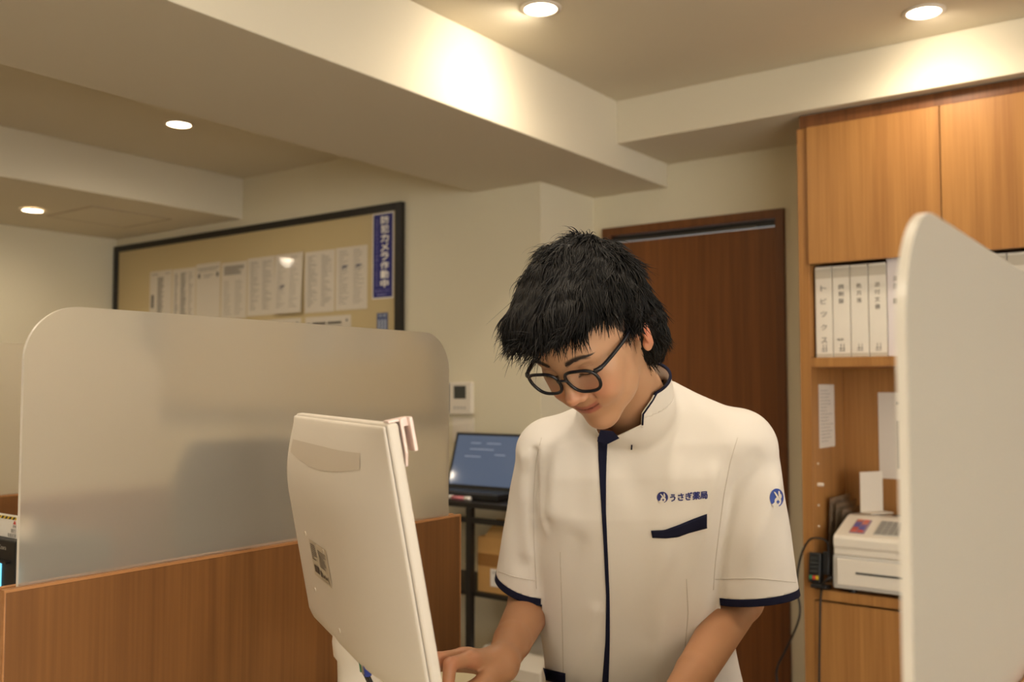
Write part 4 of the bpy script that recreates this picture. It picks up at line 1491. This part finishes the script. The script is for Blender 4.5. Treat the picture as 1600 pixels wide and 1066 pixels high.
def in_notch(c):
    if not front_zone(c): return False
    x_, y_, d_2 = pxd(c)
    if x_ < 930: return False
    for (xa, ya), (xb, yb) in zip(EDGE, EDGE[1:]):
        if min(xa, xb) <= x_ <= max(xa, xb) and abs(xa - xb) > .5:
            return y_ < ya + (yb - ya) * (x_ - xa) / (xb - xa)
    return False


bmesh.ops.delete(sm, geom=[f for f in sm.faces if in_notch(f.calc_center_median())], context='FACES')
# dark piping along the top of the collar
PB = .0032
cut(sm, rc - rn * PB, rn, tn)
cut(sm, rc - rn * .034, rn, tn)
# hem
zh = P(1010, 1260, 1.75)[2]
cut(sm, Vector((0, 0, zh)), Vector((0, 0, 1)), lambda c: abs(c.z - zh) < .03)
bmesh.ops.delete(sm, geom=[f for f in sm.faces if f.calc_center_median().z < zh], context='FACES')
bvh = BVHTree.FromBMesh(sm)


def take(faces, lift):
    idx = {}
    V_, F_ = [], []
    for f in faces:
        r = []
        for v in f.verts:
            if v not in idx:
                idx[v] = len(V_); V_.append(tuple(v.co + v.normal * lift))
            r.append(idx[v])
        F_.append(r)
    bmesh.ops.delete(sm, geom=faces, context='FACES')
    return V_, F_


pe_ = []
for (xa, ya), (xb, yb) in zip([(1036, 575), (1034.5, 596), (1018.5, 625.5), (1003.5, 647), (1002.5, 663)], [(1034.5, 596), (1018.5, 625.5), (1003.5, 647), (1002.5, 663), (1002.5, 664)]):
    for k_ in range(8):
        u_ = k_ / 8
        h_ = bvh.ray_cast(Vector(CAM), Vector(P(xa + (xb - xa) * u_ + 1.4, ya + (yb - ya) * u_ + .5, 1.0)) - Vector(CAM))
        if h_[0] is not None and 1.30 < pxd(h_[0])[2] < 1.62:
            pe_.append(h_[0])
pipe_g = take([f for f in sm.faces if tn(f.calc_center_median()) and (f.calc_center_median() - rc).dot(rn) > -PB], .0012)
coll_g = take([f for f in sm.faces if tn(f.calc_center_median()) and (f.calc_center_median() - rc).dot(rn) > -.034
               and ((f.calc_center_median() - rc) - rn * (f.calc_center_median() - rc).dot(rn)).length < .092], .0)
# sleeve bands become meshes of their own
bands = []
for co, no, t_ in groups:
    ff = [f for f in sm.faces if t_(f.calc_center_median()) and (f.calc_center_median() - co).dot(no) > -BAND - 1e-4]
    bands.append(take(ff, .0006))
sm.verts.index_update()
V_ = [tuple(v.co) for v in sm.verts]
F_ = [[v.index for v in f.verts] for f in sm.faces]
M['cloth'] = mat('white_tunic_cloth', (228, 222, 216), 0.85, bump=(1600, .25, .0004), spec=.2)
M['navy'] = mat('navy_trim_cloth', (22, 24, 48), 0.8, spec=.2)
tunic = link_mesh('tunic', V_, F_, M['cloth'], person)
so = tunic.modifiers.new('solid', 'SOLIDIFY'); so.thickness = .0018; so.offset = -1
for V_, F_ in bands:
    o = link_mesh('sleeve_trim', V_, F_, M['navy'], tunic)
    o['label'] = 'navy band at the sleeve end'
    so = o.modifiers.new('solid', 'SOLIDIFY'); so.thickness = .0028; so.offset = -1


def drape(px, py, lift=.0012):
    d = Vector(CF + CR * (px - 800) / FP - CU * (py - 533) / FP).normalized()
    h = bvh.ray_cast(Vector(CAM), d)
    if h[0] is None:
        return None
    n = h[1]
    if n.dot(d) > 0: n = -n
    return h[0] + n * lift


def strip(name, top, bot, n, m, lift=.0012, nv_=4, parent=None):
    """cloth strip between two px polylines laid on the tunic"""
    def samp(pl, t):
        L = [0]
        for a, b in zip(pl, pl[1:]):
            L.append(L[-1] + math.hypot(b[0] - a[0], b[1] - a[1]))
        s = t * L[-1]
        for k in range(len(pl) - 1):
            if s <= L[k + 1] + 1e-9:
                u = (s - L[k]) / (L[k + 1] - L[k])
                return (pl[k][0] + (pl[k + 1][0] - pl[k][0]) * u, pl[k][1] + (pl[k + 1][1] - pl[k][1]) * u)
        return pl[-1]
    V, F = [], []
    for i in range(n + 1):
        a = samp(top, i / n); b = samp(bot, i / n)
        for j in range(nv_ + 1):
            u = j / nv_
            q = drape(a[0] + (b[0] - a[0]) * u, a[1] + (b[1] - a[1]) * u, lift)
            if q is None:
                q = Vector(V[-1]) if V else Vector(P(a[0], a[1], 1.5))
            V.append(tuple(q))
    for i in range(n):
        for j in range(nv_):
            k = i * (nv_ + 1) + j
            F.append((k, k + 1, k + nv_ + 2, k + nv_ + 1))
    o = link_mesh(name, V, F, m, parent or tunic)
    so = o.modifiers.new('solid', 'SOLIDIFY'); so.thickness = .0012; so.offset = 0
    return o


pk = strip('placket_trim', [(935, 682), (935, 715), (937, 750), (940, 800), (943, 850), (947, 930), (946, 1000), (941, 1066), (940, 1150)],
           [(950, 684), (948, 715), (947, 750), (947, 800), (949, 850), (952.5, 930), (953, 1000), (951, 1066), (950, 1150)], 60, M['navy'], .0014)
pk['label'] = 'narrow navy stripe down the front opening'
strip('pocket_trim', [(1017, 829), (1038, 828), (1060, 820), (1082, 811), (1104, 803)], [(1019, 840), (1040, 841), (1058, 839), (1074, 833), (1104, 825)], 24, M['navy'], .0016)['label'] = 'navy edge of the chest pocket'
strip('pocket_trim', [(849, 1044), (866, 1048), (884, 1052)], [(850, 1062), (866, 1066), (884, 1070)], 8, M['navy'], .0016)['label'] = 'navy edge of the lower pocket'


M['thread'] = mat('seam_thread', (204, 196, 186), .9)
for a_, b_2 in (([(1117, 905), (1180, 903), (1243, 910)], 12), ([(779, 893), (808, 902), (836, 907)], 8)):
    lo_ = [(x_, y_ + 1.0) for x_, y_ in a_]
    strip('seam', a_, lo_, b_2, M['thread'], .0004, 1)
for a_, b_2 in (([(1152, 684), (1141, 720), (1131, 770), (1123, 830), (1117, 880), (1114, 922)], 24),
                ([(846, 684), (837, 720), (833, 780), (834, 850), (838, 920)], 20), ([(875, 862), (878, 960), (880, 1062)], 14),
                ([(1072, 905), (1075, 960), (1070, 1010)], 10)):
    strip('seam', a_, [(x_ + .8, y_) for x_, y_ in a_], b_2, M['thread'], .0002, 1)


def drape_text(name, body, x0, y0, x1, y1, w_, h_, m, parent=None):
    """lettering from x0,y0 (left bottom) along the line to x1,y1"""
    vs, fs = text_geo(body)
    ax0 = min(v[0] for v in vs); ax1 = max(v[0] for v in vs); ay0 = min(v[1] for v in vs); ay1 = max(v[1] for v in vs)
    V, F = [], []
    for bx_, by_ in ((-.55, 0), (.55, 0), (0, .5), (0, -.5)):
        n0 = len(V)
        for v in vs:
            u = (v[0] - ax0) / (ax1 - ax0); t = (v[1] - ay0) / (ay1 - ay0)
            q = drape(x0 + (x1 - x0) * u + bx_, y0 + (y1 - y0) * u - h_ * t + by_, .0010 + .00005 * (n0 > 0))
            V.append(tuple(q) if q else tuple(P(x0, y0, 1.5)))
        F += [[i + n0 for i in f] for f in fs]
    return link_mesh(name, V, F, m, parent or tunic, smooth=False)


M['logo'] = mat('blue_embroidery', (38, 44, 116), 0.6)
M['logo2'] = mat('bright_blue_embroidery', (44, 72, 160), 0.6)
drape_text('chest_lettering', 'うさぎ薬局', 1047, 784, 1105, 779, 58, 12, M['logo'])


def emblem(cx, cy, rx, ry, m):
    """round badge with a white hare's head looking left and a small cross on its cheek"""
    V, F = [], []
    V.append(tuple(drape(cx, cy, .0010)))
    n = 36
    for k in range(n):
        a = 2 * math.pi * k / n
        q = None; u_ = 1.0
        while q is None and u_ > .3:
            q = drape(cx + rx * u_ * math.cos(a), cy + ry * math.sin(a), .0010)
            u_ -= .05
        V.append(tuple(q) if q else V[0])
    F = [(0, 1 + k, 1 + (k + 1) % n) for k in range(n)]
    e = link_mesh('badge', V, F, m, tunic, smooth=False)
    def poly(pts, lift, mm, nm):
        V = []
        for x_, y_ in pts:
            q = drape(cx + rx * x_, cy + ry * y_, lift)
            V.append(tuple(q) if q else V[-1])
        return link_mesh(nm, V, [list(range(len(V)))], mm, e, smooth=False)
    poly([(-.45, -.62), (-.30, -.66), (.05, -.34), (.20, -.16), (.10, .02), (-.10, -.12)], .0016, M['cloth'], 'badge_ear')
    poly([(.20, -.75), (.36, -.72), (.48, -.38), (.50, -.1), (.30, -.05), (.18, -.4)], .0016, M['cloth'], 'badge_ear')
    f_ = []
    for k in range(20):
        a = 2 * math.pi * k / 20
        f_.append((.12 + .48 * math.cos(a), .36 + .46 * math.sin(a)))
    poly(f_, .0016, M['cloth'], 'badge_face')
    poly([(-.75, .72), (-.3, .45), (.3, .9), (.1, 1.08), (-.45, 1.02)], .0016, M['cloth'], 'badge_body')
    poly([(.02, .22), (.18, .22), (.18, .34), (.32, .34), (.32, .50), (.18, .50), (.18, .64), (.02, .64), (.02, .50), (-.12, .50), (-.12, .34), (.02, .34)], .0021, m, 'badge_cross')


emblem(1035, 777, 8.6, 8.8, M['logo'])
emblem(1213, 778, 10.5, 14.5, M['logo2'])
for (a, b) in (((1002.5, 660), (1002, 668)), ((987, 694), (986.5, 702))):
    q = [drape(a[0] - 1, a[1], .0016), drape(a[0] + 1.2, a[1], .0016), drape(b[0] + 1.2, b[1], .0016), drape(b[0] - 1, b[1], .0016)]
    if all(q):
        link_mesh('buttonhole', [tuple(v) for v in q], [(0, 1, 2, 3)], M['navy'], tunic, smooth=False)

clr = link_mesh('collar', coll_g[0], coll_g[1], M['cloth'], tunic)
so = clr.modifiers.new('solid', 'SOLIDIFY'); so.thickness = .0024; so.offset = -1
o = link_mesh('collar_piping', pipe_g[0], pipe_g[1], M['navy'], tunic)
so = o.modifiers.new('solid', 'SOLIDIFY'); so.thickness = .0044; so.offset = -1
if len(pe_) > 4:
    MB().tube(pe_, .0016, 8).build('collar_piping', M['navy'], tunic, smooth=True)
# navy facing inside the neck opening
fc = [P(933, 690, 1.472), P(950, 694, 1.468), P(968, 685, 1.476), P(958, 674, 1.486), P(938, 672, 1.486)]
MB().add([tuple(v) for v in fc], [list(range(len(fc)))]).build('neck_facing', M['navy'], tunic)

# ------------------------------------------------------------------ glasses (in head frame)
GR = mat('dark_navy_frame', (22, 24, 34), 0.25)
lm_ = bpy.data.materials.new('clear_lens')
lm_.use_nodes = True
_n = lm_.node_tree
_n.nodes.remove(_n.nodes['Principled BSDF'])
_t = _n.nodes.new('ShaderNodeBsdfTransparent'); _g = _n.nodes.new('ShaderNodeBsdfGlossy'); _g.inputs['Roughness'].default_value = .03
_t.inputs['Color'].default_value = (.96, .96, .97, 1)
_x = _n.nodes.new('ShaderNodeMixShader'); _x.inputs[0].default_value = .05
_n.links.new(_t.outputs[0], _x.inputs[1]); _n.links.new(_g.outputs[0], _x.inputs[2])
_n.links.new(_x.outputs[0], _n.nodes['Material Output'].inputs[0])
M['lens'] = lm_
gl_ = bpy.data.objects.new('glasses', None)
COL.objects.link(gl_)
gl_.parent = person
gl_.location = Vector(fromH([0, .02, -.005])) - world_loc(person)
gl_['label'] = 'black-rimmed glasses'


def lens_outline(sx, n=40):
    pts = []
    for k in range(n):
        a = 2 * math.pi * k / n
        e = 3.0
        c_, s_ = math.cos(a), math.sin(a)
        rx_, rz_ = .0262, .0202
        px_ = rx_ * math.copysign(abs(c_) ** (2 / e), c_)
        pz_ = rz_ * math.copysign(abs(s_) ** (2 / e), s_)
        if pz_ < 0:
            px_ *= 1 - .16 * (-pz_ / rz_)
        X = sx * (.0335 + px_)
        pts.append((X, .0185 - 2.2 * (abs(X) - .02) ** 2 * 1.0 + .10 * pz_, -.0075 + pz_))
    return pts


fr = MB()
for sx in (-1, 1):
    o_ = [Vector(fromH(q_)) for q_ in lens_outline(sx)]
    ff_ = MB().tube(o_ + [o_[0], o_[1]], .0025, 8).build('rim', GR, gl_, smooth=True)
    v0 = [Vector(fromH(q_)) for q_ in lens_outline(sx)]
    nrm = Vector(HB[:, 1])
    MB().add([v - nrm * .0005 for v in v0] + [v + nrm * .0005 for v in v0],
             [list(range(40)), list(range(79, 39, -1))] + [(k, (k + 1) % 40, (k + 1) % 40 + 40, k + 40) for k in range(40)]).build('lens', M['lens'], gl_)
    t_ = [fromH(q_) for q_ in ((sx * .0585, .0145, .006), (sx * .0655, .008, .006), (sx * .070, -.010, .005), (sx * .0745, -.050, .003), (sx * .0765, -.085, .004), (sx * .0755, -.100, -.004), (sx * .073, -.115, -.022))]
    MB().tube(smooth_curve(t_), [.0036] * 12 + [.0030] * 49, 8).build('temple', GR, gl_, smooth=True)
t_ = [fromH(q_) for q_ in ((-.0085, .0195, -.004), (-.003, .0215, -.001), (.003, .0215, -.001), (.0085, .0195, -.004))]
MB().tube(smooth_curve(t_), .0019, 8).build('bridge', GR, gl_, smooth=True)

# eyebrows and eyelashes as short hairs lying on the face
M['hair'] = mat('black_hair', (17, 14, 13), 0.55, spec=.30)
M['brow'] = mat('brow_hair', (50, 36, 28), .6)
hb = BVHTree.FromPolygons([tuple(v) for v in hp], [tuple(int(i) for i in f) for f in hq])


def on_face(x, z):
    h = hb.ray_cast(Vector((x, .08, z)), Vector((0, -1, 0)))
    return h[0]


for sx in (-1, 1):
    eb = MB()
    for k in range(150):
        t = rng.uniform()
        x_ = .013 + .036 * t
        z_ = .0185 + .0045 * math.sin(t * 2.6) + rng.normal() * .0014 * (1 - .5 * t)
        a = on_face(sx * x_, z_)
        b = on_face(sx * (x_ + .0065), z_ + .0016 - .0035 * t)
        if a is None or b is None: continue
        a = a + Vector((0, .0006, 0)); b = b + Vector((0, .0010, 0))
        eb.tube([fromH(a), fromH((a + b) / 2 + Vector((0, .0005, 0))), fromH(b)], [.00035, .0003, .00008], 4)
    eb.build('eyebrow', M['brow'], person)
    el = MB()
    pts_ = []
    for k in range(14):
        t = k / 13
        x_ = .0185 + .0265 * t
        h = on_face(sx * x_, -.0072 - .0030 * math.sin(math.pi * t) + .002 * t)
        if h is not None: pts_.append(fromH(h + Vector((0, .0002, 0))))
    el.tube(pts_, [.0004 + .0006 * math.sin(math.pi * k / (len(pts_) - 1)) for k in range(len(pts_))], 6)
    for q_ in pts_[1:]:
        el.tube([q_, q_ + HB @ np.array([sx * .001, .004, -.0022])], [.00025, .00008], 4)
    el.build('eyelashes', M['hair'], person)

# ------------------------------------------------------------------ hair


HC = np.array([0, -.098, .044])
HR = np.array([.091, .103, .094])


def face_open(p):
    """above 0 where the face or an ear stays free of hair"""
    x, y, z = p[:, 0], p[:, 1], p[:, 2]
    front = np.minimum(y + .058 + .25 * np.abs(x) * (np.abs(x) < .2), .060 - .10 * np.abs(x) - z)
    ear = -ell(p, (0, -.090, -.030), (.3, .027, .044))
    return np.maximum(front, ear)


def hair_base(p):
    x, y, z = p[:, 0], p[:, 1], p[:, 2]
    d = ell(p, HC, HR)
    d = smin(d, ell(p, (0, -.022, .084), (.070, .050, .030)), .025)    # fringe volume
    d = smin(d, ell(p, (.060, -.085, .030), (.034, .050, .050)), .02)
    d = smin(d, ell(p, (-.060, -.070, .040), (.034, .050, .045)), .02)
    d = smin(d, ell(p, (0, -.150, -.040), (.074, .044, .086)), .03)    # back of the head
    d = smax(d, face_open(p), .008)
    d = smax(d, -.122 - z, .01)
    n = np.sin(x * 140 + 2 * np.sin(z * 90)) * np.sin(y * 130 + 2 * np.sin(x * 80)) * np.sin(z * 120 + 1)
    return d + .003 * n


hv, hf = mesh_sdf(hair_base, (-.14, -.25, -.13), (.14, .07, .18), .0030)
# strands: rooted all over the hair volume and lying along it
_e = .002
_ix = rng.integers(0, len(hv), 26000)
cand = hv[_ix] + rng.normal(size=(len(_ix), 3)) * .001
d0 = hair_base(cand)
gr_ = np.stack([hair_base(cand + np.eye(3)[k] * _e) - d0 for k in range(3)], 1)
gr_ /= np.linalg.norm(gr_, axis=1)[:, None] + 1e-9
# keep outward-facing points, not the underside
rad = (cand - HC) / HR
rad /= np.linalg.norm(rad, axis=1)[:, None]
ok = (np.sum(gr_ * rad, 1) > .15) & (cand[:, 2] > -.108)
cand, gr_ = cand[ok][:12500], gr_[ok][:12500]
n_s = len(cand)
grav = np.array([0, 0, -1.0]) @ HB
whorl = np.array([.01, -.170, .100])
away = cand - whorl
away -= gr_ * np.sum(away * gr_, 1)[:, None]
away /= np.linalg.norm(away, axis=1)[:, None] + 1e-6
cx_, cy_, cz_ = cand.T
frontw = np.clip((cy_ + .10) / .08, 0, 1)
top_w = np.clip((cz_ - .085) / .04, 0, 1) * np.clip((-.03 - cy_) / .05, 0, 1)
low = np.clip((.03 - cz_) / .05, 0, 1)
# locks: neighbouring strands share a direction
lock = np.stack([np.sin(cand @ v_ * 1.0 + k_) for k_, v_ in enumerate(np.array([[110, 70, 40], [60, -120, 80], [-90, 50, 130]]))], 1)
length = rng.uniform(.020, .040, n_s) * (1 + .12 * frontw + .5 * frontw * (np.abs(cx_ - .012) < .010) * (cz_ < .085)) * (1 - .35 * low)
liftv = rng.uniform(.02, .22, n_s) + top_w * rng.uniform(0, .75, n_s) * (rng.uniform(size=n_s) < .55)
wild = (rng.uniform(size=n_s) < .03 + .10 * (top_w > .3))
liftv += wild * .35
length *= 1 + wild * .35
dirn = away + gr_ * liftv[:, None] + lock * .28 + rng.normal(size=(n_s, 3)) * .10 + grav[None] * (.25 * frontw + .30 * low)[:, None]
dirn /= np.linalg.norm(dirn, axis=1)[:, None]
wd = rng.uniform(.0007, .0019, n_s) * (1 - .5 * wild)
p_ = cand - gr_ * .0015
d_ = dirn.copy()
curl = lock * .5 + rng.normal(size=(n_s, 3)) * .35
SEG = 7
side = np.cross(dirn, gr_); side /= np.linalg.norm(side, axis=1)[:, None] + 1e-9
oth = np.cross(side, dirn)
rows = []
for s_i in range(SEG + 1):
    r = (wd * (1 - (s_i / SEG) ** 1.8) + .00010)[:, None]
    for k_ in range(3):
        a = 2 * math.pi * k_ / 3
        rows.append(p_ + (side * math.cos(a) + oth * math.sin(a) * .6) * r)
    p_ = p_ + d_ * (length / SEG)[:, None]
    dv = hair_base(p_)
    p_ = p_ + gr_ * np.clip(.0006 - dv, 0, .004)[:, None] * (face_open(p_) < .0)[:, None]
    d_ = d_ + grav[None] * (.10 + .10 * frontw)[:, None] + curl * .12 - gr_ * (.05 + .18 * top_w)[:, None]
    d_ /= np.linalg.norm(d_, axis=1)[:, None]
hv2 = np.stack(rows, 1).reshape(-1, 3)          # strand-major, 3 per ring
base_i = (np.arange(n_s) * (SEG + 1) * 3)[:, None, None]
ss = (np.arange(SEG) * 3)[None, :, None]
kk_ = np.arange(3)[None, None, :]
a0 = base_i + ss + kk_
a1 = base_i + ss + (kk_ + 1) % 3
hf2 = np.stack([a0, a1, a1 + 3, a0 + 3], -1).reshape(-1, 4)
HV = np.vstack([hv, hv2]); HF = np.vstack([hf, hf2 + len(hv)])
hair = link_mesh('hair', fromH(HV), HF, M['hair'], person)

# trousers and shoes below the picture, down to the floor
def legs(p):
    d = None
    for s in (-1, 1):
        a = hip + TR * .085 * s + np.array([0, 0, .02]); k = hip + TR * .10 * s; k = np.array([k[0], k[1], .50]); f = np.array([k[0], k[1], .09])
        q_ = smin(seg(p, a, k, .092, .068), seg(p, k, f, .068, .056), .03)
        d = q_ if d is None else smin(d, q_, .02)
    return smin(d, ell(p, hip + np.array([0, 0, .05]), (.16, .13, .12)), .03)


lv, lf_ = mesh_sdf(legs, hip + np.array([-.3, -.3, -1.2]), hip + np.array([.3, .3, .16]), .010)
link_mesh('trousers', lv, lf_, mat('dark_trousers_cloth', (44, 44, 56), .8), person)
for s in (-1, 1):
    q0 = hip + TR * .10 * s
    fwd = -np.cross(TZ, TR) if False else np.array(cdir(0, 0, -1))
    def shoe(p, q0=q0, fwd=fwd):
        a = np.array([q0[0], q0[1], .045]) - fwd * .04; b = a + fwd * .17
        d = smin(seg(p, a, b, .045, .038), seg(p, np.array([q0[0], q0[1], .06]), np.array([q0[0], q0[1], .11]), .05, .05), .03)
        return smax(d, .001 - p[:, 2], .004)
    sv, sf_ = mesh_sdf(shoe, np.array([q0[0] - .3, q0[1] - .3, -.02]), np.array([q0[0] + .3, q0[1] + .3, .18]), .006)
    link_mesh('shoe', sv, sf_, M['black'], person)
